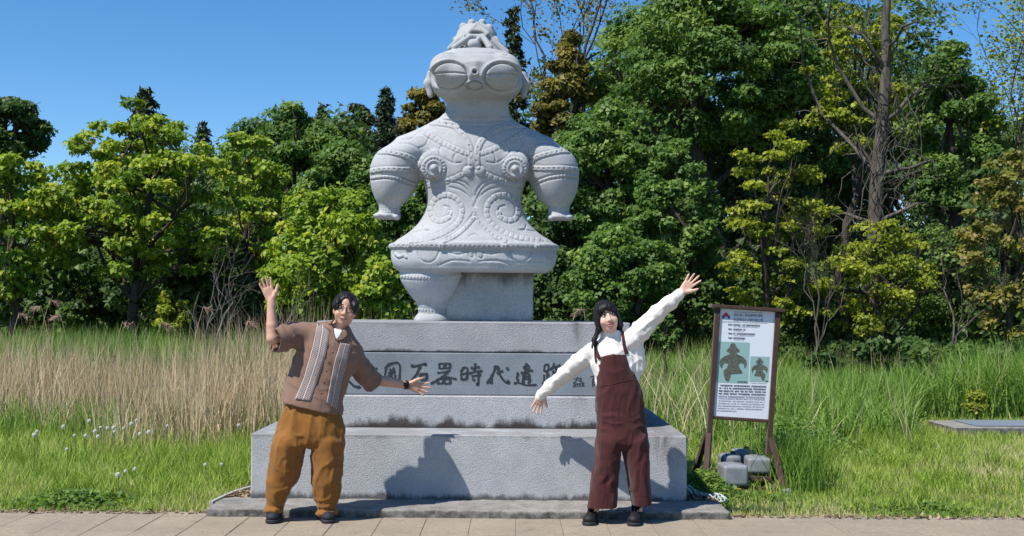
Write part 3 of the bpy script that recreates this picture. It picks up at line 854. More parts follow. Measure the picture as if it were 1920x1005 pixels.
split_part('torso', 'torso', statue, M_statue); split_part('arm_l', 'arm', statue, M_statue); split_part('arm_r', 'arm', statue, M_statue)
split_part('skirt_band', 'skirt_band', statue, M_statue); split_part('leg', 'leg', statue, M_statue)
# roughly cut support block under the missing leg
fb = Field((sx(832), 9.80, sz(606)), (sx(1010), 10.42, sz(498)), 0.010)
fb.box((sx(838), 9.90, sz(603.5)), (sx(1000.5), 10.34, sz(503)), 0.012)
vb, qb = fb.mesh(); nb = vnormals(vb, qb)
vb = vb + nb * (0.006 * fbm(vb, 12.0, 3))[:, None]
put('support_block', mesh_np('support_block', vb, qb, True), M_block, statue)
# ================================================================== PEOPLE
def skin_mat(name, a, b_):
    m = mat(name, rough=0.5, spec=0.35); t = NT(m); p = t.pos()
    n = t.noise(p, 14.0, 3)
    t.color(t.ramp(n, [(0.3, a), (0.7, b_)]))
    t.b.inputs['Subsurface Weight'].default_value = 0.12
    t.b.inputs['Subsurface Radius'].default_value = (0.02, 0.007, 0.004)
    t.b.inputs['Subsurface Scale'].default_value = 0.5
    return m
M_skinM = skin_mat('warm_skin', (0.50, 0.285, 0.20), (0.58, 0.345, 0.25))
M_skinW = skin_mat('light_skin', (0.60, 0.37, 0.28), (0.68, 0.44, 0.34))
def hair_mat():
    m = mat('black_hair', (0.008, 0.007, 0.008), 0.5, 0.25); t = NT(m)
    tc = t.n('ShaderNodeTexCoord').outputs['Object']
    n = t.noise(t.scaled(tc, (150, 150, 10)), 1.0, 3)
    t.color(t.ramp(n, [(0.35, (0.004, 0.004, 0.005)), (0.7, (0.018, 0.015, 0.015))])); t.bump(n, 0.25, 0.002)
    return m
M_hair = hair_mat()
def cloth_mat(name, a, b_, weave=420.0, rough=0.9, bump=0.15, blotch=9.0):
    m = mat(name, rough=rough, spec=0.12); t = NT(m); p = t.pos()
    n = t.noise(p, blotch, 4); w = t.noise(p, weave, 2, 0.6)
    c = t.ramp(n, [(0.3, a), (0.7, b_)])
    c = t.mix(0.35, c, t.ramp(w, [(0.3, tuple(x * 0.7 for x in a)), (0.7, tuple(min(1, x * 1.15) for x in b_))]))
    t.color(c); t.bump(w, bump, 0.003)
    t.b.inputs['Sheen Weight'].default_value = 0.15
    return m
M_shirt = cloth_mat('brown_linen', (0.185, 0.112, 0.083), (0.225, 0.138, 0.102))
M_trous = cloth_mat('mustard_cotton', (0.195, 0.085, 0.019), (0.245, 0.108, 0.025))
M_sweat = cloth_mat('cream_knit', (0.70, 0.67, 0.63), (0.78, 0.75, 0.71), 300.0)
M_over = cloth_mat('maroon_twill', (0.052, 0.0160, 0.0160), (0.070, 0.022, 0.0215))
M_tee = mat('white_tee', (0.62, 0.63, 0.67), 0.9, 0.1)
M_shoe = mat('dark_navy_canvas', (0.014, 0.018, 0.026), 0.7, 0.3)
M_shoe2 = mat('black_canvas', (0.010, 0.010, 0.012), 0.65, 0.3)
M_sole = mat('dark_rubber', (0.022, 0.026, 0.032), 0.6, 0.3)
M_sock = mat('black_sock', (0.008, 0.008, 0.009), 0.95, 0.1)
M_iris = mat('dark_iris', (0.008, 0.006, 0.005), 0.2, 0.5)
M_white = mat('eye_white', (0.40, 0.35, 0.32), 0.4, 0.3)
M_brow = mat('dark_brow', (0.018, 0.013, 0.012), 0.8, 0.1)
M_lip = mat('lip', (0.40, 0.12, 0.10), 0.5, 0.3)
M_mouth = mat('mouth_line', (0.10, 0.035, 0.03), 0.6, 0.2)
M_teeth = mat('teeth', (0.66, 0.60, 0.54), 0.35, 0.4)
M_wire = mat('thin_brown_metal', (0.10, 0.06, 0.045), 0.35, 0.5, 0.6)
M_strapblk = mat('black_rubber_strap', (0.008, 0.008, 0.009), 0.5, 0.3)
def embroid_mat():
    m = mat('embroidered_band', rough=0.9, spec=0.1); t = NT(m)
    u = t.attr('u').outputs['Fac']; v = t.attr('v').outputs['Fac']
    uu = t.math('MULTIPLY', u, 2.0)                      # two mirrored tapes side by side
    fr = t.math('FRACT', uu)
    d = t.math('ABSOLUTE', t.math('SUBTRACT', fr, 0.5))   # 0 centre .. 0.5 tape edge
    line = t.math('GREATER_THAN', d, 0.40)
    line2 = t.math('MULTIPLY', t.math('GREATER_THAN', d, 0.28), t.math('LESS_THAN', d, 0.31))
    k = t.math('MULTIPLY', v, 46.0)
    zig = t.math('ABSOLUTE', t.math('SUBTRACT', t.math('FRACT', k), 0.5))
    diam = t.math('LESS_THAN', t.math('ABSOLUTE', t.math('SUBTRACT', t.math('MULTIPLY', d, 1.9), zig)), 0.12)
    dots = t.math('LESS_THAN', t.math('ADD', d, zig), 0.14)
    white = t.math('ADD', t.math('ADD', line, line2), t.math('ADD', t.math('MULTIPLY', diam, t.math('LESS_THAN', d, 0.28)), dots), True)
    c = t.mix(white, (0.105, 0.072, 0.072), (0.46, 0.41, 0.39))
    t.color(c); t.bump(white, 0.3, 0.002)
    return m
M_embr = embroid_mat()

def frame_rot(roll, yaw=0.0, pitch=0.0):
    """columns: head-local x (image right), y (away from camera), z (up)"""
    R = Matrix.Rotation(roll, 3, 'Y') @ Matrix.Rotation(yaw, 3, 'Z') @ Matrix.Rotation(pitch, 3, 'X')
    return np.array(R)
def add_head(f, C, R, s=1.0, smile=0.0, jaw=1.0):
    T = lambda *p: C + R @ (np.array(p) * s)
    E = lambda c, r, k=0.012, op='u': f.ell(T(*c), np.array(r) * s, R.T, k, op)
    E((0, .014, .036), (.075, .094, .083))
    E((0, -.020, -.030), (.067 * jaw, .074, .074), .02)
    E((0, -.026, -.068), (.052 * jaw, .056, .046), .02)
    E((0, -.060, -.096), (.024, .020, .018), .02)
    for q in (-1, 1):
        E((q * .036, -.066, -.036), (.026, .022, .022), .02)
        E((q * .031, -.102, .010), (.017, .014, .0095), .010, 's')
        E((q * .074, .012, -.014), (.010, .020, .030), .008)
        E((q * .0105, -.098, -.036), (.0075, .008, .007), .006)
    f.cone(T(0, -.088, .012), T(0, -.107, -.032), .0075 * s, .0115 * s, .010)
    E((0, -.087, -.062), (.026, .010, .0075), .006)
    E((0, -.083, -.075), (.021, .010, .0075), .006)
def face_parts(body, C, R, s, style):
    T = lambda *p: C + R @ (np.array(p) * s)
    RM = Matrix(R.tolist())
    for q in (-1, 1):
        b = MB(); b.ellipsoid(T(q * .031, -.0865, .009), (.0125 * s, .0052 * s, .0046 * s), 12, 8, RM); eye = b.build('eye', M_white, body, True)
        b = MB(); b.ellipsoid(T(q * .031, -.0905, .0095), (.0068 * s, .0035 * s, .0048 * s), 10, 6, RM); b.build('iris', M_iris, eye, True)
        b = MB(); b.tube([T(q * x, y, z) for x, y, z in ((.015, -.0885, .0125), (.024, -.0915, .0165), (.034, -.090, .0165), (.046, -.083, .0115))], [.0014 * s, .0019 * s, .0019 * s, .0012 * s], 5); b.build('upper_lid', M_brow, body, True)
        b = MB(); b.tube([T(q * x, y, z) for x, y, z in ((.013, -.0915, .027), (.028, -.0915, .0325), (.043, -.083, .0315), (.051, -.075, .027))], [.0022 * s, .0030 * s, .0026 * s, .0012 * s], 5); b.build('eyebrow', M_brow, body, True)
    if style == 'closed':
        b = MB(); b.tube([T(x, y, z) for x, y, z in ((-.030, -.082, -.0625), (-.018, -.0935, -.0695), (0, -.0985, -.071), (.018, -.0935, -.0695), (.030, -.082, -.0625))], [.0012 * s, .0024 * s, .0026 * s, .0024 * s, .0012 * s], 5); b.build('mouth', M_mouth, body, True)
    else:
        b = MB(); b.ellipsoid(T(0, -.0905, -.0668), (.0240 * s, .0085 * s, .0068 * s), 14, 8, RM); b.build('teeth', M_teeth, body, True)
        b = MB(); b.tube([T(x, y, z) for x, y, z in ((-.030, -.084, -.055), (-.016, -.0975, -.0590), (0, -.1015, -.0605), (.016, -.0975, -.0590), (.030, -.084, -.055))], [.0022 * s, .0042 * s, .0046 * s, .0042 * s, .0022 * s], 6)
        b.tube([T(x, y, z) for x, y, z in ((-.030, -.084, -.055), (-.018, -.0955, -.0725), (0, -.0995, -.0770), (.018, -.0955, -.0725), (.030, -.084, -.055))], [.0022 * s, .0046 * s, .0052 * s, .0046 * s, .0022 * s], 6); b.build('lips', M_lip, body, True)
def add_hand(f, wrist, d, n, thumb_side, s=1.0, spread=0.22, curl=0.10, wr=.024):
    """d finger direction, n palm normal; thumb on the thumb_side (+1 = d x n side)"""
    d = np.array(d, float); d /= np.linalg.norm(d)
    n = np.array(n, float); n -= d * (n @ d); n /= np.linalg.norm(n)
    t = np.cross(d, n) * thumb_side
    w = np.asarray(wrist, float)
    L = lambda a, b_, c=0.0: w + (d * a + t * b_ + n * c) * s
    kn = [(.088, .031), (.094, .011), (.090, -.010), (.080, -.029)]
    ln = [.076, .086, .080, .062]
    f.cone(w - d * .03 * s, L(.012, 0), wr * s, .023 * s, .008)
    for (a, b_), l, i in zip(kn, ln, range(4)):
        f.cone(L(.010, b_ * 0.55), L(a, b_), .0165 * s, .0125 * s, .008)
        ang = (1.5 - i) * spread / 1.5 * 1.0
        dv = d * math.cos(ang) + t * math.sin(ang)
        p0 = L(a, b_); c1 = curl
        p1 = p0 + (dv * math.cos(c1) + n * math.sin(c1)) * l * 0.45 * s
        p2 = p1 + (dv * math.cos(c1 * 2.2) + n * math.sin(c1 * 2.2)) * l * 0.32 * s
        p3 = p2 + (dv * math.cos(c1 * 3) + n * math.sin(c1 * 3)) * l * 0.23 * s
        f.chain([p0, p1, p2, p3], [.0105 * s, .0093 * s, .0086 * s, .0074 * s], .002)
    q0, q1 = L(.022, .022, .006), L(.050, .047, .012)
    tv = d * 0.80 + t * 0.60
    q2 = q1 + tv * .032 * s; q3 = q2 + (d * 0.9 + t * 0.45) * .024 * s
    f.chain([q0, q1, q2, q3], [.018 * s, .0145 * s, .0112 * s, .0085 * s], .006)

def patch(poly_l, poly_r, bvh, off, thick, nu, nv, rad=0.0):
    """strip between two photo-space edges laid on a surface; returns mesh with u, v"""
    def res(p, n):
        p = np.array(p, float); s = np.concatenate([[0], np.cumsum(np.linalg.norm(np.diff(p, axis=0), axis=1))])
        q = np.linspace(0, s[-1], n); return np.stack([np.interp(q, s, p[:, 0]), np.interp(q, s, p[:, 1])], -1)
    A, B = res(poly_l, nv), res(poly_r, nv)
    top = np.zeros((nv, nu, 3)); bot = np.zeros((nv, nu, 3)); eye = Vector((0, 0, CAMH))
    for j in range(nv):
        for i in range(nu):
            q = A[j] + (B[j] - A[j]) * i / (nu - 1)
            d = (Vector(P(q[0], q[1], 8.0)) - eye).normalized()
            hit = bvh.ray_cast(eye, d)
            if hit[0] is None:
                w = bvh.find_nearest(Vector(P(q[0], q[1], 8.1))); p, nn = w[0], w[1]
            else: p, nn = hit[0], hit[1]
            if nn.dot(d) > 0: nn = -nn
            top[j, i] = p + nn * (off + thick); bot[j, i] = p + nn * off
    # smooth the laid surface slightly
    for arr in (top, bot):
        a = arr.copy()
        arr[1:-1] = (a[:-2] + 2 * a[1:-1] + a[2:]) / 4
        a = arr.copy(); arr[:, 1:-1] = (a[:, :-2] + 2 * a[:, 1:-1] + a[:, 2:]) / 4
    n = nu * nv; V = np.concatenate([top.reshape(-1, 3), bot.reshape(-1, 3)])
    I = np.arange(n).reshape(nv, nu)
    f0 = np.stack([I[:-1, :-1], I[1:, :-1], I[1:, 1:], I[:-1, 1:]], -1).reshape(-1, 4)
    rim = np.concatenate([I[0, :], I[1:, -1], I[-1, -2::-1], I[-2:0:-1, 0]])
    r2 = np.roll(rim, -1)
    fr = np.stack([rim, r2, r2 + n, rim + n], -1)
    m = mesh_np('patch', V, np.concatenate([f0, f0[:, ::-1] + n, fr]), True)
    uu, vv = np.meshgrid(np.linspace(0, 1, nu), np.linspace(0, 1, nv))
    fattr(m, 'u', np.tile(uu.ravel(), 2)); fattr(m, 'v', np.tile(vv.ravel(), 2))
    return m
def bvh_of(V, Q): return BVHTree.FromPolygons([tuple(v) for v in V.tolist()], [tuple(q) for q in Q.tolist()])
def folds(V, N, terms):
    """terms: (direction xyz, wavelength, amplitude, centre, radius) -> soft cloth folds"""
    H = np.zeros(len(V))
    for d, wl_, amp, c, r in terms:
        d = np.array(d, float); d /= np.linalg.norm(d)
        ph = V @ d / wl_ + 0.9 * vnoise(V, 6.0) + 0.4 * vnoise(V, 14.0)
        w = np.exp(-(((V - np.asarray(c)) ** 2).sum(1)) / r ** 2) if c is not None else 1.0
        s = np.sin(ph * 2 * math.pi); H += 1.5 * amp * w * (0.5 - np.abs(np.sin(ph * math.pi)) ** 0.8)
    return V + N * H[:, None]
def drape(V, Q, sc, amp, tilt=0.0, seed=0.0):
    """long hanging folds: ridged noise stretched along the fall of the cloth"""
    c, s_ = math.cos(tilt), math.sin(tilt)
    L = np.stack([V[:, 0] * c - V[:, 2] * s_, V[:, 1], V[:, 0] * s_ + V[:, 2] * c], -1)
    L = L + 0.03 * np.stack([vnoise(V + 5 + seed, 5.0), vnoise(V + 9 + seed, 5.0), 0 * V[:, 0]], -1)
    n1 = 1 - np.abs(vnoise(L * sc + seed)) * 2; n2_ = 1 - np.abs(vnoise(L * sc * 2.1 + 31 + seed)) * 2
    H = amp * (np.clip(n1, 0, 1) ** 1.6 - 0.35) + amp * 0.45 * (np.clip(n2_, 0, 1) ** 1.6 - 0.35)
    return V + vnormals(V, Q) * H[:, None]
def make_shoe(parent, ankle, toe, w, up, msh, sole=True):
    """low shoe from heel to toe on the ground"""
    a = np.asarray(ankle, float); t = np.asarray(toe, float)
    f = Field(np.minimum(a, t) - .12, np.maximum(a, t) + .12, .005)
    d = (t - a); d[2] = 0; L = np.linalg.norm(d); d /= L
    z0 = 0.022
    A = lambda u, z: np.array([a[0] + d[0] * u, a[1] + d[1] * u, z])
    f.cone(A(-.035, z0 + .030), A(.02, z0 + .034), .034, .037, .02)
    f.cone(A(.02, z0 + .034), A(L - .035, z0 + .022), .036, .036 * w, .02)
    f.ell(A(L - .035, z0 + .020), (.046 * w, .046, .028), k=.02)
    f.cone(A(-.012, z0 + .04), A(-.012, z0 + up), .036, .036, .015)
    f.plane((0, 0, z0), (0, 0, -1)); f.plane((0, 0, z0 + up - .006), (0, 0, 1))
    V, Q = f.mesh(); V = relax(V, Q, 1)
    o = put('shoe', mesh_np('shoe', V, Q, True), msh, parent)
    f = Field(np.minimum(a, t) - .12, np.maximum(a, t) + .12, .005)
    f.cone(A(-.035, .02), A(.02, .02), .038, .039, .02); f.cone(A(.02, .02), A(L - .035, .02), .038, .041 * w, .02); f.ell(A(L - .035, .02), (.051 * w, .051, .04), k=.02)
    f.plane((0, 0, 0.003), (0, 0, -1)); f.plane((0, 0, .028), (0, 0, 1))
    V, Q = f.mesh(); put('sole', mesh_np('sole', V, Q, True), M_sole, o)
    return o

# ------------------------------------------------------------------ the man
MD = 8.16
m_ = lambda x, y, d=0.0: P(x, y, MD + d)
man = thing('person', 'person in brown short-sleeved shirt and baggy mustard trousers, one arm raised, beside the plinth', 'person', (float(m_(575, 985)[0]), MD, 0.0))
HM = m_(647, 581, .03); RMn = frame_rot(RAD(9), RAD(8), RAD(-4))
f = Field(m_(470, 1000, -.3) * [1, 1, 0] + [0, 0, -.02], m_(828, 530, .62) + [0, 0, .03], 0.0054)
add_head(f, HM, RMn, 1.0, jaw=1.02)
f.cone(HM + RMn @ np.array([0, .018, -.06]), m_(630, 630, .06), .052, .058, .03)
f.chain([m_(630, 632, .06), m_(612, 690, .06), m_(584, 770, .04)], [.085, .095, .10], .05)
f.cone(m_(655, 650, .08), m_(560, 622, .05), .055, .055, .04)
elR = m_(511, 634, -.12); wrR = m_(508, 566, -.10)
f.chain([m_(556, 622, .04), elR], [.050, .043], .03)
f.chain([elR, elR + (wrR - elR) * .35, wrR], [.041, .039, .0265], .01)
add_hand(f, wrR + np.array([0.004, 0, .006]), m_(496, 531, -.10) - wrR, np.array([0.25, -1, 0.05]), 1, 0.98, 0.20, 0.06)
shL = m_(655, 655, .10); elL = m_(703, 712, .28); wrL = m_(764, 722, .43)
f.chain([shL, elL], [.050, .042], .03)
f.chain([elL, elL + (wrL - elL) * .35, wrL], [.040, .038, .0275], .01)
add_hand(f, wrL, m_(806, 732, .47) - wrL, np.array([-0.15, -1, 0.10]), -1, 0.98, 0.30, 0.06)
for (hip, kn_, an) in ((m_(562, 790, .04), m_(540, 870, .0), m_(519, 962, .05)), (m_(607, 790, .04), m_(615, 870, .02), m_(606, 962, .09))):
    f.chain([hip, kn_, an], [.075, .055, .040], .03)
V, Q = f.mesh(); del f
V = relax(V, Q, 1, .35)
body = put('body', mesh_np('body', V, Q, True), M_skinM, man)
face_parts(body, HM, RMn, 1.0, 'closed')
# hair: centre-parted cap with side curtains
T = lambda *p: HM + RMn @ np.array(p)
f = Field(HM - .17, HM + .19, .0045)
f.ell(T(0, .020, .042), (.088, .108, .092), RMn.T)
f.ell(T(-.058, -.02, .030), (.036, .075, .050), RMn.T, .02); f.ell(T(.062, -.02, .026), (.036, .075, .058), RMn.T, .02)
f.ell(T(0, .055, -.015), (.080, .060, .070), RMn.T, .03)
f.ell(T(-.002, -.095, -.040), (.062, .080, .098), RMn.T, .010, 's')
f.ell(T(-.004, -.105, .050), (.030, .05, .042), RMn.T, .015, 's')
f.ell(T(0, -.045, -.075), (.12, .085, .075), RMn.T, .01, 's')
f.ell(T(0, -.0, -.135), (.12, .12, .07), RMn.T, .01, 's')
V, Q = f.mesh(); N = vnormals(V, Q)
loc = (V - HM) @ RMn
V = V + N * (0.003 * vnoise(loc * [70, 40, 9]) + .0015 * vnoise(loc * [150, 100, 20]))[:, None]
hair = put('hair', mesh_np('hair', V, Q, True), M_hair, man)
# glasses
b = MB()
def ring(c, r, tube):
    b.tube([c + RMn @ np.array([r * math.cos(a), 0.06 * abs(math.cos(a)) ** 2 * 0 + 0.004 * math.cos(2 * a), r * math.sin(a)]) for a in np.linspace(0, 2 * math.pi, 25)], tube, 5, False)
for q in (-1, 1):
    ring(T(q * .034, -.106 + .004, .004), .0245, .0016)
    b.tube([T(q * .058, -.099, .010), T(q * .074, -.07, .012), T(q * .082, .0, .008)], .0014, 5)
b.tube([T(-.0095, -.104, .008), T(0, -.108, .012), T(.0095, -.104, .008)], .0014, 5)
b.build('glasses', M_wire, man, True)
# trousers
f = Field(m_(478, 985, -.26) * [1, 1, 0] + [0, 0, .02], m_(665, 725, .28), .0072)
f.loft([(m_(0, py)[2], m_((a + c) / 2, py)[0], MD + .035, (c - a) / 2 / 263.5, ry) for py, a, c, ry in ((745, 536, 625, .11), (765, 528, 635, .13), (790, 519, 643, .145), (812, 515, 646, .15), (826, 518, 642, .142), (838, 540, 618, .10))], n=2.2)
LL = [(800, 530, 568, .09), (818, 513, 580, .135), (845, 506, 575, .137), (860, 504, 571, .135), (875, 502, 566, .13), (905, 499, 552, .112), (930, 499, 539, .090), (948, 502, 529, .066), (958, 503, 526, .060)]
RR = [(800, 596, 632, .09), (818, 582, 646, .135), (845, 580.5, 646, .137), (875, 581, 643, .13), (905, 582, 640, .115), (932, 586, 634, .090), (952, 592, 629, .068), (964, 597, 628, .060)]
for rows, dy in ((LL, -.005), (RR, .03)):
    f.loft([(m_(0, py)[2], m_((a + c) / 2, py)[0], MD + dy, (c - a) / 2 / 263.5, ry) for py, a, c, ry in rows], k=.007)
# rolled cuffs
for (x, y, dy, w) in ((515.5, 950, -.005, 15.0), (611.5, 957, .03, 18.5)):
    z = m_(0, y)[2]
    f.loft([(z - .024, m_(x + 1, y)[0], MD + dy, w * .93 / 263.5, .068), (z - .017, m_(x, y)[0], MD + dy, w * 1.06 / 263.5, .080), (z + .012, m_(x, y)[0], MD + dy, w * 1.08 / 263.5, .084), (z + .020, m_(x, y)[0], MD + dy, w * 1.0 / 263.5, .074)], k=.004)
V, Q = f.mesh(); N = vnormals(V, Q)
V = folds(V, N, [((1, .3, .10), .075, .0065, m_(585, 775), .15), ((1, .2, .45), .13, .010, m_(548, 860), .20), ((.9, .2, -.45), .12, .011, m_(618, 860), .18), ((.45, 0, 1), .075, .009, m_(520, 935), .10), ((-.45, 0, 1), .075, .009, m_(612, 940), .10), ((1, .5, 0.1), .17, .005, None, 1)])
V = V + vnormals(V, Q) * (0.003 * fbm(V, 7.0, 2))[:, None]
V = drape(V, Q, np.array([13, 10, 2.8]), .0085, RAD(6))
trs = put('trousers', mesh_np('trousers', V, Q, True), M_trous, man)
# shirt
f = Field(m_(488, 800, -.34), m_(735, 588, .5), .0070)
f.loft([(m_(0, py)[2], m_((a + c) / 2, py)[0], MD + .05, (c - a) / 2 / 263.5, ry) for py, a, c, ry in ((606, 602, 652, .085), (620, 577, 660, .105), (640, 557, 671, .13), (662, 549, 674, .14), (690, 540, 664, .142), (720, 533, 649, .148), (750, 522, 641, .165), (790, 514, 642, .178))], n=2.15)
f.cone(m_(622, 622, .05), m_(556, 627, .03), .080, .088, .04)
f.chain([m_(556, 629, .02), m_(527, 634, -.07), m_(508, 637, -.13)], [.090, .093, .094], .03)
f.cone(m_(640, 650, .06), m_(662, 668, .11), .085, .085, .04)
f.chain([m_(662, 669, .11), m_(684, 700, .21), m_(704, 724, .28)], [.085, .080, .082], .025)
# openings: sleeve ends, hem
axR = m_(508, 637, -.13) - m_(540, 630, -.02); axL = m_(704, 724, .28) - m_(675, 690, .17)
def cut_disc(p, n, r):
    n = n / np.linalg.norm(n)
    def fn(X, Y, Z):
        d = (X - p[0]) * n[0] + (Y - p[1]) * n[1] + (Z - p[2]) * n[2]
        return -d
    f.custom(p - r, p + r, fn, 0, 's')
cut_disc(m_(511, 637, -.125), axR, .15); cut_disc(m_(700, 720, .265), axL, .13)
f.cone(m_(519, 636, -.10), m_(490, 640, -.20), .074, .080, 0, 's')
f.cone(m_(692, 712, .24), m_(720, 740, .34), .062, .068, 0, 's')
hp0, hp1 = m_(521, 750), m_(639, 779)
hn = np.array([(hp1 - hp0)[2], 0, -(hp1 - hp0)[0]])
f.plane(hp0, hn)
# neck opening in a V
f.ell(m_(636, 606, -.02), (.056, .12, .055), None, .01, 's')
V, Q = f.mesh(); N = vnormals(V, Q)
V = folds(V, N, [((.3, 0, 1), .06, .006, m_(545, 645), .11), ((1, .2, .3), .07, .006, m_(545, 690), .13), ((.8, 0, -.6), .06, .006, m_(680, 690), .12), ((1, 0, .35), .085, .0055, m_(590, 740), .18), ((.8, .2, .7), .09, .004, None, 1)])
V = V + vnormals(V, Q) * (0.0028 * fbm(V, 6.0, 2))[:, None]
V = drape(V, Q, np.array([11, 8, 4.0]), .008, RAD(-18), 3.0)
shirt = put('shirt', mesh_np('shirt', V, Q, True), M_shirt, man)
bv = bvh_of(V, Q)
c3 = lambda pts: [(460 + a * .2786, 500 + b_ * .2786) for a, b_ in pts]
for l, r in (([(492, 362), (480, 420), (440, 600), (392, 760), (337, 893)], [(540, 372), (566, 440), (545, 580), (500, 720), (437, 905)]),
             ([(640, 512), (600, 640), (575, 760), (545, 918)], [(708, 525), (683, 640), (645, 770), (612, 960)])):
    put('embroidered_band', patch(c3(l), c3(r), bv, .003, .003, 9, 40), M_embr, shirt)
VB, QB = V, Q
vb_ = np.array([v.co for v in body.data.vertices]) + np.array(man.location)
qb_ = np.array([p.vertices[:] for p in body.data.polygons])
bvs = bvh_of(np.concatenate([VB, vb_]), np.concatenate([QB, qb_ + len(VB)]))
put('tee', patch(c3([(592, 412), (600, 450), (611, 486)]), c3([(652, 430), (640, 462), (613, 488)]), bvs, .002, .003, 8, 10), M_tee, man)
for l, r in (([(552, 352), (520, 396), (546, 420), (574, 426), (603, 490)], [(582, 350), (587, 390), (592, 425), (600, 460), (612, 493)]),
             ([(662, 428), (652, 452), (634, 472), (612, 493)], [(674, 434), (684, 468), (654, 494), (614, 497)])):
    put('collar', patch(c3(l), c3(r), bvs, .005, .006, 7, 14), M_shirt, shirt)
for (a, b_) in ((588, 575), (560, 640), (545, 700), (527, 775), (510, 850)):
    p = c3([(a, b_)])[0]; h_ = bv.ray_cast(Vector((0, 0, CAMH)), (Vector(P(*p, 8.0)) - Vector((0, 0, CAMH))).normalized())
    if h_[0]:
        bb = MB(); bb.ellipsoid(h_[0] - Vector((0, .003, 0)), (.006, .003, .006), 10, 6); bb.build('button', M_trous, shirt)
# watch and bead bracelet
ax = (wrL - elL) / np.linalg.norm(wrL - elL)
b = MB(); b.tube([wrL - ax * .030, wrL - ax * .026, wrL - ax * .006, wrL - ax * .002], [.031, .034, .034, .031], 14); b.tube([wrL - ax * .016 + np.array([-.005, -.032, .004]), wrL - ax * .016 + np.array([-.006, -.042, .005])], [.017, .015], 12)
b.build('wristwatch', M_strapblk, man, True)
b = MB()
s1 = np.cross(ax, [0, 0, 1]); s1 /= np.linalg.norm(s1); s2 = np.cross(ax, s1)
for a in np.linspace(0, 2 * math.pi, 15)[:-1]:
    b.ellipsoid(wrL + ax * .006 + (s1 * math.cos(a) + s2 * math.sin(a)) * .029, (.005, .005, .005), 6, 4)
b.build('bead_bracelet', mat('reddish_beads', (0.16, 0.04, 0.02), 0.4, 0.4), man, True)
make_shoe(man, m_(520, 968, .05) * [1, 1, 0], m_(509, 985, -.11) * [1, 1, 0], 1.0, .10, M_shoe)
make_shoe(man, m_(606, 968, .09) * [1, 1, 0], m_(618, 985, -.09) * [1, 1, 0], 1.0, .10, M_shoe)

# ------------------------------------------------------------------ the woman
WD = 8.16
w_ = lambda x, y, d=0.0: P(x, y, WD + d)
woman = thing('person', 'person in cream turtleneck and maroon overalls with both arms spread, beside the plinth', 'person', (float(w_(1155, 985)[0]), WD, 0.0))
HW = w_(1137, 594, .03); RW = frame_rot(RAD(-13), RAD(6), RAD(-4))
f = Field(w_(985, 1000, -.25) * [1, 1, 0] + [0, 0, -.02], w_(1330, 490, .66) + [0, 0, .03], 0.0054)
add_head(f, HW, RW, 0.98, jaw=1.04)
f.cone(HW + RW @ np.array([0, .018, -.06]), w_(1150, 640, .06), .044, .050, .03)
f.chain([w_(1150, 645, .06), w_(1158, 700, .05), w_(1166, 780, .04)], [.08, .085, .09], .05)
f.cone(w_(1112, 655, .06), w_(1185, 632, .04), .048, .048, .03)
sR, eR, wR = w_(1110, 656, .07), w_(1062, 698, .27), w_(1016, 738, .42)
f.chain([sR, eR, wR], [.044, .036, .024], .01)
add_hand(f, wR, w_(1004, 770, .44) - wR, np.array([0.25, -1, .35]), -1, 0.90, .26, .08, .023)
sL, eL, wL = w_(1186, 632, .03), w_(1230, 588, -.05), w_(1278, 548, -.10)
f.chain([sL, eL, wL], [.044, .036, .024], .01)
add_hand(f, wL, w_(1306, 515, -.11) - wL, np.array([-.1, -1, -.1]), 1, 0.92, .30, .06, .023)
for hip, kn_, an in ((w_(1143, 800, .04), w_(1136, 880, .03), w_(1112, 962, .06)), (w_(1184, 800, .04), w_(1197, 880, .03), w_(1195, 962, .07))):
    f.chain([hip, kn_, an], [.07, .05, .034], .03)
V, Q = f.mesh(); del f
V = relax(V, Q, 1, .35)
bodyW = put('body', mesh_np('body', V, Q, True), M_skinW, woman)
face_parts(bodyW, HW, RW, .98, 'open')
# long straight hair with fringe
T = lambda *p: HW + RW @ (np.array(p) * .94)
f = Field(HW - [.16, .17, .26], HW + [.19, .19, .17], .0045)
f.ell(T(0, .016, .040), (.083, .104, .088), RW.T)
f.ell(T(0, .05, -.03), (.080, .07, .09), RW.T, .03)
f.ell(T(-.072, .0, -.01), (.017, .070, .072), RW.T, .02); f.ell(T(.074, .0, -.01), (.019, .070, .072), RW.T, .02)
f.ell(T(0, -.070, .056), (.066, .036, .040), RW.T, .02)
f.chain([T(-.076, -.008, .0), T(-.080, -.015, -.08), w_(1114, 637, .0), w_(1110, 652, -.03)], [.016, .018, .015, .007], .02)
f.chain([T(.078, .0, .0), T(.086, .01, -.08), w_(1162, 625, .06), w_(1164, 636, .05)], [.018, .023, .019, .009], .02)
f.chain([T(0, .08, -.04), T(0.01, .09, -.12), w_(1140, 650, .15)], [.07, .065, .04], .03)
f.ell(T(.0, -.092, -.056), (.073, .088, .088), RW.T, .006, 's')
f.ell(T(-.012, -.100, .030), (.014, .03, .02), RW.T, .012, 's')
V, Q = f.mesh(); N = vnormals(V, Q); loc = (V - HW) @ RW
V = V + N * (0.0025 * vnoise(loc * [90, 60, 5]) + .0015 * vnoise(loc * [170, 120, 9]))[:, None]
put('hair', mesh_np('hair', V, Q, True), M_hair, woman)
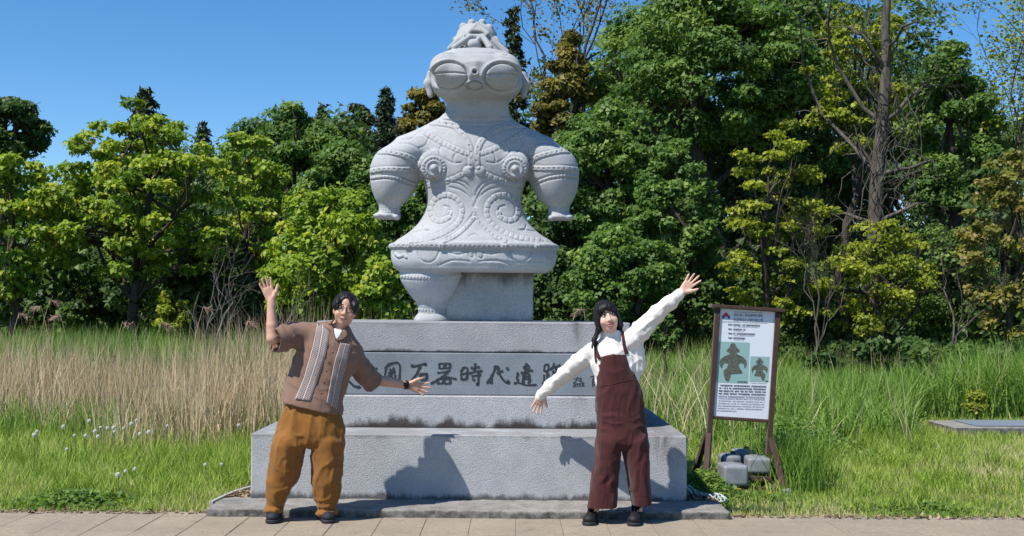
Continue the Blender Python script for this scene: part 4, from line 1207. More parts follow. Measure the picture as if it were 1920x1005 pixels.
# sweater
f = Field(w_(1000, 800, -.22), w_(1300, 530, .60), .0070)
TW = [(611, 1130, 1164, .066), (617, 1127, 1167, .072), (627, 1127, 1169, .070), (636, 1122, 1174, .075), (650, 1110, 1190, .10), (672, 1108, 1196, .115), (700, 1116, 1200, .118), (740, 1122, 1203, .115), (775, 1120, 1206, .115)]
f.loft([(w_(0, py)[2], w_((a + c) / 2, py)[0], WD + .055, (c - a) / 2 / 263.5, ry) for py, a, c, ry in TW])
f.cone(w_(1150, 648, .05), w_(1112, 658, .07), .065, .062, .04)
f.chain([w_(1112, 659, .07), w_(1085, 680, .17), w_(1060, 701, .27), w_(1034, 724, .36), w_(1014, 741, .43)], [.066, .064, .060, .050, .037], .02)
f.cone(w_(1150, 648, .05), w_(1186, 636, .03), .065, .066, .04)
f.chain([w_(1186, 636, .03), w_(1206, 616, .0), w_(1230, 590, -.04), w_(1256, 568, -.08), w_(1274, 552, -.10)], [.076, .070, .058, .048, .038], .03)
f.cone(w_(1196, 660, .04), w_(1200, 690, .05), .05, .04, .05)
f.chain([w_(1020, 737, .42), w_(1012, 744, .435)], [.040, .037], .004); f.chain([w_(1268, 557, -.10), w_(1275, 551, -.10)], [.040, .037], .004)
V, Q = f.mesh(); N = vnormals(V, Q)
V = folds(V, N, [((1, 0, .8), .06, .0055, w_(1040, 720, .35), .14), ((.6, 0, -1), .055, .0055, w_(1215, 610, -.03), .13), ((1, 0, .1), .05, .006, w_(1200, 670), .09), ((.5, 0, 1), .08, .004, w_(1150, 660), .12), ((1, .3, .5), .1, .0035, None, 1)])
V = drape(V, Q, np.array([9, 7, 7.0]), .005, RAD(40), 11.0)
sw = put('sweater', mesh_np('sweater', V, Q, True), M_sweat, woman)
bvw = bvh_of(V, Q)
# overalls
f = Field(w_(1086, 985, -.25) * [1, 1, 0] + [0, 0, .05], w_(1245, 640, .28), .0070)
OW = [(655, 1121, 1180, .134), (680, 1118.5, 1189, .142), (710, 1118, 1201, .144), (740, 1117, 1209, .143), (770, 1119, 1212, .145), (800, 1118, 1216, .15), (815, 1117, 1217, .15), (826, 1120, 1214, .14), (836, 1140, 1194, .10)]
f.loft([(w_(0, py)[2], w_((a + c) / 2, py)[0], WD + .05, (c - a) / 2 / 263.5, ry) for py, a, c, ry in OW], n=2.15)
f.loft([(w_(0, py)[2], w_((a + c) / 2, py)[0], WD + .03, (c - a) / 2 / 263.5, ry) for py, a, c, ry in ((795, 1128, 1160, .09), (815, 1116, 1168, .135), (835, 1115, 1166, .135), (852, 1114, 1165, .133), (870, 1112, 1163, .13), (905, 1106, 1160, .125), (935, 1102, 1159, .12), (953, 1100, 1158, .12))], k=.006, n=2.3)
f.loft([(w_(0, py)[2], w_((a + c) / 2, py)[0], WD + .04, (c - a) / 2 / 263.5, ry) for py, a, c, ry in ((795, 1178, 1206, .09), (815, 1167, 1217, .135), (835, 1167, 1218, .135), (852, 1169.5, 1218.5, .133), (870, 1173, 1219, .13), (905, 1180, 1220, .125), (930, 1184, 1222, .12), (949, 1187, 1223, .12))], k=.006, n=2.3)
b0, b1 = w_(1122, 671, -.1), w_(1174, 660, -.1)
bn = np.array([-(b1 - b0)[2], 0, (b1 - b0)[0]]); f.plane(b0, bn)
s0, s1_ = w_(1176, 662, -.05), w_(1205, 716, -.05)
def side_cut(X, Y, Z):
    n = np.array([(s1_ - s0)[2] * -1, 0, (s1_ - s0)[0]]); n /= np.linalg.norm(n)
    return -((X - s0[0]) * n[0] + (Z - s0[2]) * n[2])
f.custom(w_(1165, 725, -.25), w_(1245, 650, .28), side_cut, 0, 's')
f.plane(w_(1155, 950), (0.07, 0, -1)); 
V, Q = f.mesh(); N = vnormals(V, Q)
V = folds(V, N, [((.45, 0, 1), .085, .008, w_(1148, 800), .13), ((-.45, 0, 1), .08, .007, w_(1195, 805), .10), ((1, .2, .15), .11, .008, w_(1130, 900), .17), ((1, .2, -.12), .10, .008, w_(1200, 900), .17), ((.7, 0, .8), .12, .0055, w_(1160, 710), .13), ((1, .4, 0), .16, .004, None, 1)])
V = V + vnormals(V, Q) * (0.0028 * fbm(V, 6.0, 2))[:, None]
V = drape(V, Q, np.array([12, 9, 2.2]), .006, RAD(2), 7.0)
ov = put('overalls', mesh_np('overalls', V, Q, True), M_over, woman)
bvo = bvh_of(V, Q)
c5 = lambda pts: [(980 + a * .2985, 480 + b_ * .2985) for a, b_ in pts]
for l, r in (([(448, 532), (450, 590), (474, 650)], [(466, 530), (470, 585), (494, 645)]), ([(620, 478), (626, 560), (640, 618)], [(638, 476), (646, 560), (662, 614)]), ([(448, 560), (452, 610), (456, 668)], [(462, 560), (464, 610), (468, 668)])):
    put('strap', patch(c5(l), c5(r), bvw, .002, .005, 4, 16), M_over, ov)
for l, r in (([(468, 812), (560, 806), (600, 790), (745, 766)], [(468, 818), (560, 812), (600, 796), (745, 772)]), ([(560, 812), (600, 1000)], [(565, 812), (605, 1000)])):
    put('seam', patch(c5(l), c5(r), bvo, -.002, .004, 3, 24), M_over, ov)
for an, toe in ((w_(1111, 968, .06), w_(1103, 986, -.11)), (w_(1194, 968, .07), w_(1187, 987, -.11))):
    make_shoe(woman, an * [1, 1, 0], toe * [1, 1, 0], .98, .065, M_shoe2)
    b = MB(); kn_ = w_(1136, 880, .03) if toe[0] < w_(1150, 986)[0] else w_(1197, 880, .03); b.tube([an * [1, 1, 0] + [0, 0, .05], an * [1, 1, 0] + [0, 0, .09], kn_ + (an - kn_) * .72], [.037, .039, .041], 12); b.build('sock', M_sock, woman, True, True)
# ================================================================== INFORMATION BOARD
M_brown = cloth_mat('brown_painted_timber', (0.048, 0.026, 0.020), (0.075, 0.043, 0.033), 60.0, 0.6, 0.2, 12.0)
SGD = 9.95
board = thing('information_board', 'brown timber information board with printed panel on splayed legs, leaning to one side', 'sign', tuple(G(1392, SGD)))
LEAN = RAD(3.4)
SB = np.array(G(1385, SGD))
def sgp(u, v, d=0.0):
    """u right, v up in the board's leaning plane, d back"""
    c, s = math.cos(LEAN), math.sin(LEAN)
    return np.array([SB[0] + u * c + v * s, SB[1] + d, v * c - u * s])
KS = SGD / FPX   # metres per photo pixel here
def sg_inv(px, py):
    w = P(px, py, SGD); x, z = w[0] - SB[0], w[2]
    c, s = math.cos(LEAN), math.sin(LEAN)
    return x * c - z * s, x * s + z * c
def sbox(u0, v0, u1, v1, d0, d1, name, m, parent, bev=.004):
    A = Matrix.Rotation(LEAN, 4, 'Y'); A.translation = Vector(SB)
    b = MB(); b.box((u0, d0, v0), (u1, d1, v1), bev, A)
    return b.build(name, m, parent)
uL, _ = sg_inv(1338, 690); uR, _ = sg_inv(1451, 690)
_, vT = sg_inv(1398, 580); _, vB = sg_inv(1390, 783)
_, vPB = sg_inv(1390, 780); _, vPT = sg_inv(1398, 584)
for u, nm in ((uL, 'post'), (uR, 'post')):
    sbox(u - .022, .02, u + .022, vT, -.03, .03, nm, M_brown, board)
sbox(uL - .055, vT - .004, uR + .055, vT + .026, -.055, .055, 'cap_rail', M_brown, board)
sbox(uL + .023, vB - .028, uR - .023, vB - .001, -.022, .022, 'bottom_rail', M_brown, board)
pan = sbox(uL + .022, vB, uR - .022, vT - .005, -.008, .012, 'printed_panel', mat('white_print', (0.62, 0.66, 0.74), 0.25, 0.5), board, .001)
# splayed braces and floor runners at each post
for u, q in ((uL, -1), (uR, 1)):
    for d in (-.30, .30):
        b = MB(); b.bar(sgp(u + q * .012, .44, d * .12), sgp(u + q * .06 + (.03 if u > 0 else -.0), .015, d), .045, .035); b.build('brace', M_brown, board)
    b = MB(); b.bar(sgp(u + q * .02, .045, -.36), sgp(u + q * .02, .045, .36), .05, .045); b.build('foot_runner', M_brown, board)
for q in (-.16, .16):
    b = MB(); b.bar(sgp(uL, .10, q), sgp(uR, .10, q), .04, .04); b.build('cross_rail', M_brown, board)
b = MB(); b.bar(sgp(uL - .02, .03, -.30), sgp(uR + .03, .03, -.30), .03, .04); b.build('cross_rail', M_brown, board)
# flat print on the panel
M_p1 = mat('print_black', (0.06, 0.065, 0.08), 0.5); M_p2 = mat('print_grey', (0.28, 0.30, 0.35), 0.5)
M_teal = mat('print_teal', (0.24, 0.40, 0.38), 0.4); M_red = mat('print_red', (0.42, 0.03, 0.02), 0.5); M_navy = mat('print_navy', (0.05, 0.08, 0.22), 0.5)
def fig_mat():
    m = mat('print_figure', rough=0.5); t = NT(m); t.color(t.ramp(t.noise(t.pos(), 70.0, 4), [(0.3, (0.035, 0.042, 0.038)), (0.7, (0.15, 0.16, 0.13))])); return m
M_fig = fig_mat()
# panel pixel coordinates: crop (1330,570)-(1460,790) at 594x1005
def pp(cx, cy, d): 
    u, v = sg_inv(1330 + cx * .21886, 570 + cy * .21891); return sgp(u, v, -.008 - d)
def pquad(pts, name, m, d=.0015):
    b = MB(); b.add([pp(x, y, d) for x, y in pts], [tuple(range(len(pts)))[::-1]]); return b.build(name, m, pan)
pquad([(72, 320), (345, 330), (330, 682), (55, 668)], 'photo_print', M_teal); pquad([(350, 447), (515, 453), (503, 668), (340, 662)], 'photo_print', M_teal)
def figure(x, y, w, h_):
    o = [(-.05, 0), (.05, 0), (.10, .06), (.12, .10), (.22, .17), (.24, .22), (.14, .25), (.13, .29), (.36, .36), (.48, .46), (.50, .55), (.44, .66), (.40, .64), (.40, .56), (.30, .52), (.20, .56), (.24, .66), (.34, .76), (.32, .80), (-.08, .82), (-.10, .90), (-.16, 1.0), (-.26, 1.0), (-.33, .88), (-.36, .74), (-.22, .64), (-.18, .54), (-.30, .52), (-.38, .58), (-.40, .66), (-.46, .64), (-.50, .52), (-.46, .42), (-.30, .34), (-.13, .29), (-.14, .25), (-.25, .22), (-.22, .17), (-.12, .10), (-.10, .05)]
    return [(x + a * w, y + b_ * h_) for a, b_ in o]
pquad(figure(202, 335, 235, 325), 'print_figure', M_fig, .003); pquad([(2 * 428 - a, b_) for a, b_ in figure(428, 460, 140, 195)][::-1], 'print_figure', M_fig, .003)
# emblem: red maple-like star with a navy mark each side
cx, cy = 141, 92
pquad([(cx + r * math.sin(a) * 28, cy - r * math.cos(a) * 30) for a, r in [(k * math.pi / 5, 1.0 if k % 2 == 0 else 0.46) for k in range(10)]], 'emblem', M_red, .003)
pquad([(107, 96), (126, 96), (126, 126), (107, 126)], 'emblem_mark', M_navy, .0022); pquad([(156, 96), (174, 98), (174, 127), (156, 126)], 'emblem_mark', M_navy, .0022)
def text(body, cx, cy, hgt, width, name, m):
    c = bpy.data.curves.new('t', 'FONT'); c.body = body; c.size = 1.0; c.align_x = 'LEFT'
    o = bpy.data.objects.new('t', c); COL.objects.link(o)
    me = bpy.data.meshes.new_from_object(o.evaluated_get(bpy.context.evaluated_depsgraph_get()))
    bpy.data.objects.remove(o); bpy.data.curves.remove(c)
    v = np.array([q.co[:] for q in me.vertices]); lo, hi = v.min(0), v.max(0)
    for q in me.vertices:
        x = (q.co.x - lo[0]) / (hi[0] - lo[0]) * width; y = (q.co.y - lo[1]) / (hi[1] - lo[1]) * hgt
        q.co = pp(cx + x, cy + hgt - y + x * .03, .003)
    me.name = name
    return put(name, me, m, pan)
text('史跡 亀ヶ岡石器時代遺跡', 208, 80, 26, 248, 'title_line', M_p1)
text('低湿地出土の遮光器土偶', 206, 118, 27, 250, 'title_line', M_p1)
# fine print far below reading size: rows of small marks
def rowmarks(x0, x1, y, hh, m, name='text_row', gap=0.28, step=9.0):
    b = MB(); x = x0
    while x < x1:
        w = random.uniform(.55, 1.25) * step
        if random.random() > gap * .35:
            yy = y + (x - x0) * .03; hj = hh * random.uniform(.7, 1.0)
            b.add([pp(x, yy, .003), pp(min(x + w * .8, x1), yy, .003), pp(min(x + w * .8, x1), yy + hj, .003), pp(x, yy + hj, .003)], [(3, 2, 1, 0)])
        x += w
    b.build(name, m, pan)
rowmarks(210, 455, 66, 7, M_p2); rowmarks(108, 500, 147, 7, M_p2, step=5)
for y, x1 in ((170, 432), (208, 305), (245, 390), (283, 305)):
    rowmarks(160, 195, y + 1, 12, M_p1); rowmarks(203, x1, y + 2, 12, M_p1); rowmarks(203, x1 - 10, y + 19, 6, M_p2, step=5)
for i in range(5): rowmarks(88 - i * 5, 486 - i * 3, 690 + i * 23, 13, M_p1 if i < 4 else M_p2)
for i in range(6): rowmarks(78 - i * 3, 474 - i * 3 - (230 if i == 5 else 0), 802 + i * 21, 9, M_p2, step=5)
rowmarks(238, 322, 660, 12, M_p1); rowmarks(478, 500, 655, 12, M_p1); rowmarks(345, 495, 672, 6, M_p2, step=5)
# weights standing on the feet of the board
def weight_mat():
    m = mat('grey_plastic', rough=0.42, spec=0.4); t = NT(m)
    t.color(t.ramp(t.noise(t.pos(), 9.0, 4), [(0.3, (0.17, 0.185, 0.20)), (0.7, (0.25, 0.265, 0.285))])); return m
M_wt = weight_mat(); M_wd = mat('dark_grey_plastic', (0.05, 0.06, 0.065), 0.5)
def weight(x, y, z, w, d, hh, rz, label):
    o = thing('ballast_weight', label, 'weight', (x, y, z), 'ballast weights on the feet of the information board', rz)
    f = Field((-w / 2 - .02, -d / 2 - .02, -.02), (w / 2 + .02, d / 2 + .02, hh + .03), .009)
    f.box((-w / 2, -d / 2, 0), (w / 2, d / 2, hh), .026)
    for q in range(-3, 4):
        f.cone((-w / 2 - .002, q * d / 9, .04), (-w / 2 - .002, q * d / 9, hh - .04), .005, .005, .004, 's')
        f.cone((q * w / 9, -d / 2 - .003, .04), (q * w / 9, -d / 2 - .003, hh - .04), .0045, .0045, .004, 's')
    f.box((-w * .30, -d * .28, hh - .006), (w * .30, d * .28, hh + .008), .006, .004)
    V, Q = f.mesh(); put('body', mesh_np('ballast', V, Q, True), M_wt, o, False)
    b = MB(); b.tube([(w * .2, d * .12, hh + .004), (w * .2, d * .12, hh + .024)], [.026, .024], 12); b.build('filler_cap', M_wd, o, False, False)
    return o
w0 = P(1376, 886, SGD - .30); w1 = P(1419, 870, SGD - .05)
weight(float(w0[0]), SGD - .24, .055, .21, .26, .175, .06, 'grey plastic ballast weight in front, on the low rail of the information board')
weight(float(P(1419, 870, SGD)[0]), SGD - .02, .13, .20, .26, .135, -.05, 'grey plastic ballast weight set highest, beside the right post of the information board')
weight(float(P(1368, 862, SGD + .2)[0]), SGD + .20, .125, .17, .22, .13, .02, 'small grey plastic ballast weight behind, beside the left post of the information board')
weight(float(P(1393, 856, SGD + .28)[0]), SGD + .30, .13, .18, .22, .155, .0, 'grey plastic ballast weight at the back, between two others under the information board')
# small metal plate at the right foot
b = MB(); b.box((-.05, -.04, 0), (.05, .04, .05), .012); o = b.build('metal_bracket', mat('grey_metal', (0.30, 0.31, 0.32), 0.5, 0.5, 0.4), board, False, False); q = sgp(uR + .10, .0, -.30); o.location = Vector(q) - board.location
# ================================================================== TREES AND SHRUBS
def leaf_mat(name, c0, c1, c2, trans=0.42, rough=0.5):
    m = bpy.data.materials.new(name); m.use_nodes = True; t = NT(m)
    a = t.attr('tint').outputs['Fac']
    col = t.ramp(a, [(0.0, c0), (0.55, c1), (1.0, c2)])
    t.color(col); t.b.inputs['Roughness'].default_value = rough; t.b.inputs['Specular IOR Level'].default_value = 0.25
    tr = t.n('ShaderNodeBsdfTranslucent'); t.link(t.mix(1.0, col, (1.0, 1.05, 0.35), 'MULTIPLY'), tr.inputs[0])
    mx = t.n('ShaderNodeMixShader', {0: trans}); t.link(t.b.outputs[0], mx.inputs[1]); t.link(tr.outputs[0], mx.inputs[2])
    t.link(mx.outputs[0], t.t.nodes['Material Output'].inputs[0])
    return m
def bark_mat(name, a, b_):
    m = mat(name, rough=0.92, spec=0.1); t = NT(m); p = t.pos()
    n = t.noise(t.scaled(p, (14, 14, 3)), 1.0, 5, 0.65)
    t.color(t.ramp(n, [(0.3, a), (0.7, b_)])); t.bump(n, 0.7, 0.03)
    return m
M_bark = bark_mat('dark_bark', (0.028, 0.022, 0.017), (0.105, 0.088, 0.070)); M_barkg = bark_mat('grey_bark', (0.10, 0.092, 0.08), (0.25, 0.235, 0.21))
M_barkm = bark_mat('mid_bark', (0.045, 0.038, 0.032), (0.15, 0.135, 0.115))
LEAF = {
 'mid':    leaf_mat('mid_green_leaf', (0.058, 0.121, 0.026), (0.131, 0.230, 0.043), (0.275, 0.371, 0.081)),
 'deep':   leaf_mat('deep_green_leaf', (0.038, 0.079, 0.024), (0.087, 0.156, 0.039), (0.183, 0.257, 0.062)),
 'bright': leaf_mat('bright_green_leaf', (0.120, 0.201, 0.022), (0.272, 0.383, 0.035), (0.529, 0.506, 0.070), 0.4),
 'lime':   leaf_mat('yellow_green_leaf', (0.128, 0.160, 0.015), (0.271, 0.318, 0.025), (0.453, 0.475, 0.054), 0.4),
 'olive':  leaf_mat('olive_new_leaf', (0.068, 0.068, 0.017), (0.188, 0.167, 0.030), (0.350, 0.274, 0.058), 0.35),
 'cedar':  leaf_mat('dark_conifer_needle', (0.019, 0.035, 0.017), (0.046, 0.070, 0.029), (0.112, 0.115, 0.046), 0.1),
 'rust':   leaf_mat('reddish_new_leaf', (0.103, 0.121, 0.018), (0.218, 0.213, 0.034), (0.391, 0.265, 0.127), 0.35),
}
def leaves_mesh(name, pts, nrm, size, aspect=0.45, fold=0.25, tint=None, r=rng, drop=0.2, tri=False):
    """one folded blade (quad) per point"""
    n = len(pts)
    rv = r.normal(size=(n, 3)); rv[:, 2] -= drop
    d = rv - nrm * (rv * nrm).sum(1, keepdims=True) * 0.8
    d /= np.linalg.norm(d, axis=1, keepdims=True) + 1e-9
    s = np.cross(d, nrm); s /= np.linalg.norm(s, axis=1, keepdims=True) + 1e-9
    L = (size * r.uniform(0.45, 1.5, n))[:, None]
    up = np.cross(s, d)
    if tint is None: tint = r.random(n)
    if tri:                                  # far crowns: one pointed face per leaf
        V = np.stack([pts + s * L * aspect * 1.25, pts + d * L * 1.1, pts - s * L * aspect * 1.25], 1).reshape(-1, 3)
        m = mesh_np(name, V, np.arange(3 * n).reshape(n, 3)); fattr(m, 'tint', np.repeat(np.clip(tint, 0, 1), 3)); return m
    V = np.stack([pts, pts + d * L * .45 + s * L * aspect + up * L * fold * .5, pts + d * L, pts + d * L * .45 - s * L * aspect + up * L * fold * .5], 1).reshape(-1, 3)
    m = mesh_np(name, V, np.arange(4 * n).reshape(n, 4))
    if tint is None: tint = r.random(n)
    fattr(m, 'tint', np.repeat(np.clip(tint, 0, 1), 4))
    return m
def clump_cloud(r, centers, radii, per, flat=0.65, shell=0.55):
    """points and outward normals for leaf clumps"""
    k = np.repeat(np.arange(len(centers)), per)
    n = len(k)
    u = r.normal(size=(n, 3)); u[:, 2] = u[:, 2] * 0.9 + 0.35
    u /= np.linalg.norm(u, axis=1, keepdims=True)
    rad = radii[k] * (shell + (1 - shell) * r.random(n) ** 0.6)
    rad = rad * (1 + 0.30 * vnoise(u * 2.3 + centers[k] * 3.1))
    p = centers[k] + u * rad[:, None] * np.array([1, 1, flat])
    nn = u * 0.8 + r.normal(size=(n, 3)) * 0.55 + np.array(to_sun) * 0.75; nn /= np.linalg.norm(nn, axis=1, keepdims=True)
    return p, nn, k, u
def limb(b, a, c, r0, r1, r, n=5, bend=0.12, seg=5):
    a = np.asarray(a, float); c = np.asarray(c, float); L = np.linalg.norm(c - a)
    o = r.normal(size=3) * bend * L; o[2] = abs(o[2]) * 0.6
    pts = [a + (c - a) * t + o * math.sin(math.pi * t) + r.normal(size=3) * 0.02 * L * (0 < t < 1) for t in np.linspace(0, 1, seg)]
    b.tube(pts, list(np.linspace(r0, r1, seg)), n, False)
    return pts
def tree(name, label, px, D, py_top, py_bot, hw, kind, nclump=60, per=150, leaf=.12, crad=None, trunk=.12, seed=0, flat=.65, group='trees behind the statue', open_=0.0, lean=0.0, bark=None, cat='tree', top_narrow=0.75, aspect=.42, fill=0.45, limbs=14):
    """crown fits the photo rows py_top..py_bot at distance D; the trunk stands on the ground"""
    r = np.random.default_rng(100 + seed)
    zt = P(px, py_top, D)[2]; zb = P(px, py_bot, D)[2]; hwm = hw / FPX * D
    gx_, gy_ = float(G(px, D)[0]), D
    g = float(ground_z(gx_, gy_))
    zb = max(zb, g + 0.15)
    o = thing(name, label, cat, (gx_, gy_, g), group)
    cz, hz = (zt + zb) / 2, (zt - zb) / 2
    if crad is None: crad = 0.27
    per = int(per * (2.35 if D > 23.9 else 1.95)); leaf = leaf * (0.62 if D > 23.9 else 0.66)
    # clump centres spread through the crown, most of them in its outer part
    u = r.normal(size=(nclump, 3)); u /= np.linalg.norm(u, axis=1, keepdims=True)
    q = (fill + (1 - fill) * r.random(nclump) ** 0.5)[:, None] * u
    rr = crad * min(hwm, hz) * r.uniform(0.65, 1.35, nclump)
    w = 1 - (1 - top_narrow) * np.clip(q[:, 2], 0, 1)
    C = np.stack([gx_ + lean * (q[:, 2] + 1) + q[:, 0] * w * np.maximum(hwm - rr * .8, .1), gy_ + q[:, 1] * w * np.maximum(hwm - rr * .8, .1) * 0.8, cz + q[:, 2] * np.maximum(hz - rr * .5, .1)], -1)
    C += 0.12 * hwm * np.stack([vnoise(C + s_, 0.9) for s_ in (0, 31, 57)], -1)
    p, nn, k, uu = clump_cloud(r, C, rr, per, flat)
    keep = p[:, 2] > g + 0.05
    if open_: keep &= r.random(len(p)) > open_ * (0.5 + 0.5 * vnoise(p, 1.7))
    p, nn, k = p[keep], nn[keep], k[keep]
    tint = 0.42 + 0.20 * r.normal(size=len(p)) + 0.16 * r.normal(size=nclump)[k]
    put('crown', leaves_mesh('crown', p, nn, np.full(len(p), leaf), aspect, tint=tint, r=r, tri=D > 23.9), LEAF[kind], o)
    b = MB(); base = np.array([gx_, gy_, g - .1]); fork = np.array([gx_ + lean * .4 + r.normal() * .05 * hwm, gy_, g + max(.25 * (zt - g), (zb - g) * .9)])
    tp = limb(b, base, fork, trunk * 1.25, trunk, r, 8, .05, 7)
    topp = np.array([gx_ + lean * 1.6, gy_, zt - hz * .35])
    mp = limb(b, tp[-1], topp, trunk, trunk * .2, r, 6, .05, 7)
    for j in r.choice(nclump, min(limbs, nclump), False):
        s_ = mp[r.integers(0, 5)]
        l = limb(b, s_, C[j], trunk * .42, trunk * .10, r, 5, .10, 6)
        for _ in range(4): limb(b, l[r.integers(2, 5)], C[j] + np.clip(r.normal(size=3), -1.2, 1.2) * rr[j] * .8, trunk * .13, trunk * .04, r, 3, .1, 4)
    b.build('trunk', bark or M_bark, o, True)
    return o
def conifer(name, label, px, D, py_top, py_bot, hw, seed, n=2600, kind='cedar', group='conifers behind the statue', leaf=.22):
    r = np.random.default_rng(300 + seed)
    zt = P(px, py_top, D)[2]; zb = P(px, py_bot, D)[2]; hwm = hw / FPX * D; gx_ = float(G(px, D)[0]); g = float(ground_z(gx_, D)); zb = max(zb, g + .3)
    o = thing(name, label, 'tree', (gx_, D, g), group)
    b = MB(); limb(b, (gx_, D, g - .1), (gx_, D, zt - .1), .16, .03, r, 7, .005, 6)
    nb = 64; pts = []; nrm = []
    for i in range(nb):
        t = (i + r.random() * .8) / nb; z = zb + (zt - zb) * t
        L = hwm * (1 - t) ** .62 * r.uniform(.55, 1.18) + .10; a = i * 2.4 + r.normal() * .3
        d = np.array([math.cos(a), math.sin(a), -.12 + .25 * r.random()]); s_ = np.array([gx_, D, z])
        b.tube([s_, s_ + d * L * .6, s_ + d * L], [.025, .015, .006], 4, False)
        m_n = int(2.2 * n / nb * (.35 + 1.4 * (1 - t)))
        q = r.random(m_n) ** .6
        pts.append(s_ + d * (L * q)[:, None] + r.normal(size=(m_n, 3)) * np.array([.12, .12, .13]) * (L * .7 + .15)); nn = r.normal(size=(m_n, 3)) + d * .8 + [0, 0, .5]; nrm.append(nn / np.linalg.norm(nn, axis=1, keepdims=True))
    p = np.concatenate(pts); nn = np.concatenate(nrm)
    put('crown', leaves_mesh('crown', p, nn, np.full(len(p), leaf * .62), .26, r=r, tri=True, tint=.4 + .25 * r.normal(size=len(p))), LEAF[kind], o)
    b.build('trunk', M_bark, o, True); return o
def bare(name, label, px, D, py_top, hw, seed, mat_, depth=4, r0=.05, lean=0.0, group=None, leaf=None, nleaf=0, lsize=.09, cat='tree', zbase=None, spread=.55):
    """open branching tree; a few leaves on the twigs if asked"""
    r = np.random.default_rng(500 + seed)
    gx_ = float(G(px, D)[0]); g = float(ground_z(gx_, D)); zt = P(px, py_top, D)[2]; hwm = hw / FPX * D
    o = thing(name, label, cat, (gx_, D, g), group)
    b = MB(); tips = []
    def grow(p, d, L, rad, lev):
        e = p + d * L
        pts = limb(b, p, e, rad, rad * .62, r, 7 if lev == 0 else (5 if lev == 1 else 3), .06, 5)
        if lev >= depth: tips.extend(pts[1:]); return
        if lev >= depth - 1: tips.extend(pts[2:])
        for j in range(3 if lev else 4):
            s_ = pts[-1] if j == 0 else pts[r.integers(2, 5)]
            nd = d + r.normal(size=3) * spread * (0.6 if j == 0 else 1.0) * np.array([hwm / max(zt - g, .1) * 2.2, hwm / max(zt - g, .1) * 1.6, .55]) + [0, 0, .12]
            nd /= np.linalg.norm(nd)
            grow(s_, nd, L * r.uniform(.55, .80), rad * (.62 if j == 0 else .45), lev + 1)
    H_ = zt - g
    grow(np.array([gx_, D, g - .1]), np.array([lean, 0, 1.0]) / math.hypot(lean, 1), H_ * .40, r0, 0)
    b.build('trunk', mat_, o, True)
    if leaf and tips:
        T_ = np.array(tips); k = r.integers(0, len(T_), nleaf)
        p = T_[k] + r.normal(size=(nleaf, 3)) * .13; nn = r.normal(size=(nleaf, 3)) * .6 + [0, -.2, 1]; nn /= np.linalg.norm(nn, axis=1, keepdims=True)
        put('crown', leaves_mesh('crown', p, nn, np.full(nleaf, lsize), .4, r=r, tint=.5 + .25 * r.normal(size=nleaf)), LEAF[leaf], o)
    return o
LG, RG = 'trees and shrubs left of the statue', 'trees and shrubs right of the statue'
# ---- left side
tree('broadleaf_tree', 'dark olive tree at the far left, its crown against the sky', 10, 33, 165, 330, 85, 'deep', 55, 130, .17, seed=1, group=LG, trunk=.2)
tree('chestnut_tree', 'spreading light green tree with forked trunk and layered leaf whorls over the reeds', 262, 21.5, 182, 548, 245, 'bright', 200, 60, .15, crad=.105, trunk=.10, seed=2, group=LG, flat=.42, top_narrow=.55, fill=.25, aspect=.34, limbs=34)
tree('chestnut_tree', 'light green tree with layered leaves at the left edge beside the spreading chestnut', 20, 20.8, 285, 575, 125, 'bright', 80, 62, .15, crad=.17, trunk=.08, seed=3, group=LG, flat=.45, aspect=.34)
tree('broadleaf_tree', 'yellow-green tree with airy crown between the chestnut and the round green tree', 455, 23.5, 232, 520, 95, 'bright', 60, 62, .14, crad=.18, trunk=.07, seed=4, group=LG, flat=.45, open_=.2)
tree('round_tree', 'broad round dense green tree on the slope behind the bright leafy shrub', 540, 33, 205, 470, 175, 'mid', 95, 150, .15, crad=.22, trunk=.2, seed=5, group=LG)
tree('round_tree', 'dense green tree on the slope between the round tree and the statue', 655, 31, 262, 480, 110, 'mid', 60, 140, .15, seed=6, group=LG, trunk=.16)
tree('leafy_shrub', 'bright green bush of big glossy leaves behind the raised hand', 612, 18.5, 322, 640, 138, 'bright', 90, 78, .15, crad=.20, trunk=.05, seed=7, group=LG, flat=.75, cat='shrub', aspect=.30, top_narrow=.8)
tree('leafy_shrub', 'low green bush with light leaves under the statue skirt, left of its leg', 712, 17.5, 470, 660, 62, 'bright', 38, 75, .11, crad=.30, trunk=.03, seed=8, group=LG, cat='shrub')
tree('broadleaf_tree', 'olive brown tree against the sky just left of the statue head', 792, 36, 150, 330, 62, 'olive', 48, 110, .16, seed=9, group=LG, trunk=.16)
tree('broadleaf_tree', 'dark green tree behind the left arm of the statue', 770, 27, 265, 620, 105, 'mid', 75, 130, .13, seed=10, group=LG, trunk=.14)
tree('broadleaf_tree', 'shaded dark tree behind the chestnut, low on the slope', 330, 30, 330, 600, 190, 'deep', 70, 130, .16, seed=11, group=LG, trunk=.15)
tree('broadleaf_tree', 'dark evergreen crown beside the small conifers on the skyline', 668, 44, 192, 320, 48, 'cedar', 40, 110, .17, seed=12, group=LG, trunk=.2)
tree('broadleaf_tree', 'brownish green crown on the skyline right of the round tree', 620, 40, 222, 330, 55, 'olive', 36, 100, .16, seed=13, group=LG, trunk=.15)
tree('leafy_shrub', 'shaded dark green undergrowth bush below the chestnut at the left', 130, 24.5, 440, 640, 150, 'deep', 60, 90, .13, seed=14, group=LG, cat='shrub', trunk=.04)
tree('leafy_shrub', 'shaded dark bush right of the chestnut trunk', 400, 23, 440, 650, 110, 'deep', 50, 90, .13, seed=15, group=LG, cat='shrub', trunk=.04)
tree('leafy_shrub', 'yellow-green low bush beside the chestnut trunk', 325, 20.5, 535, 640, 38, 'lime', 22, 60, .10, seed=16, group=LG, cat='shrub', trunk=.02)
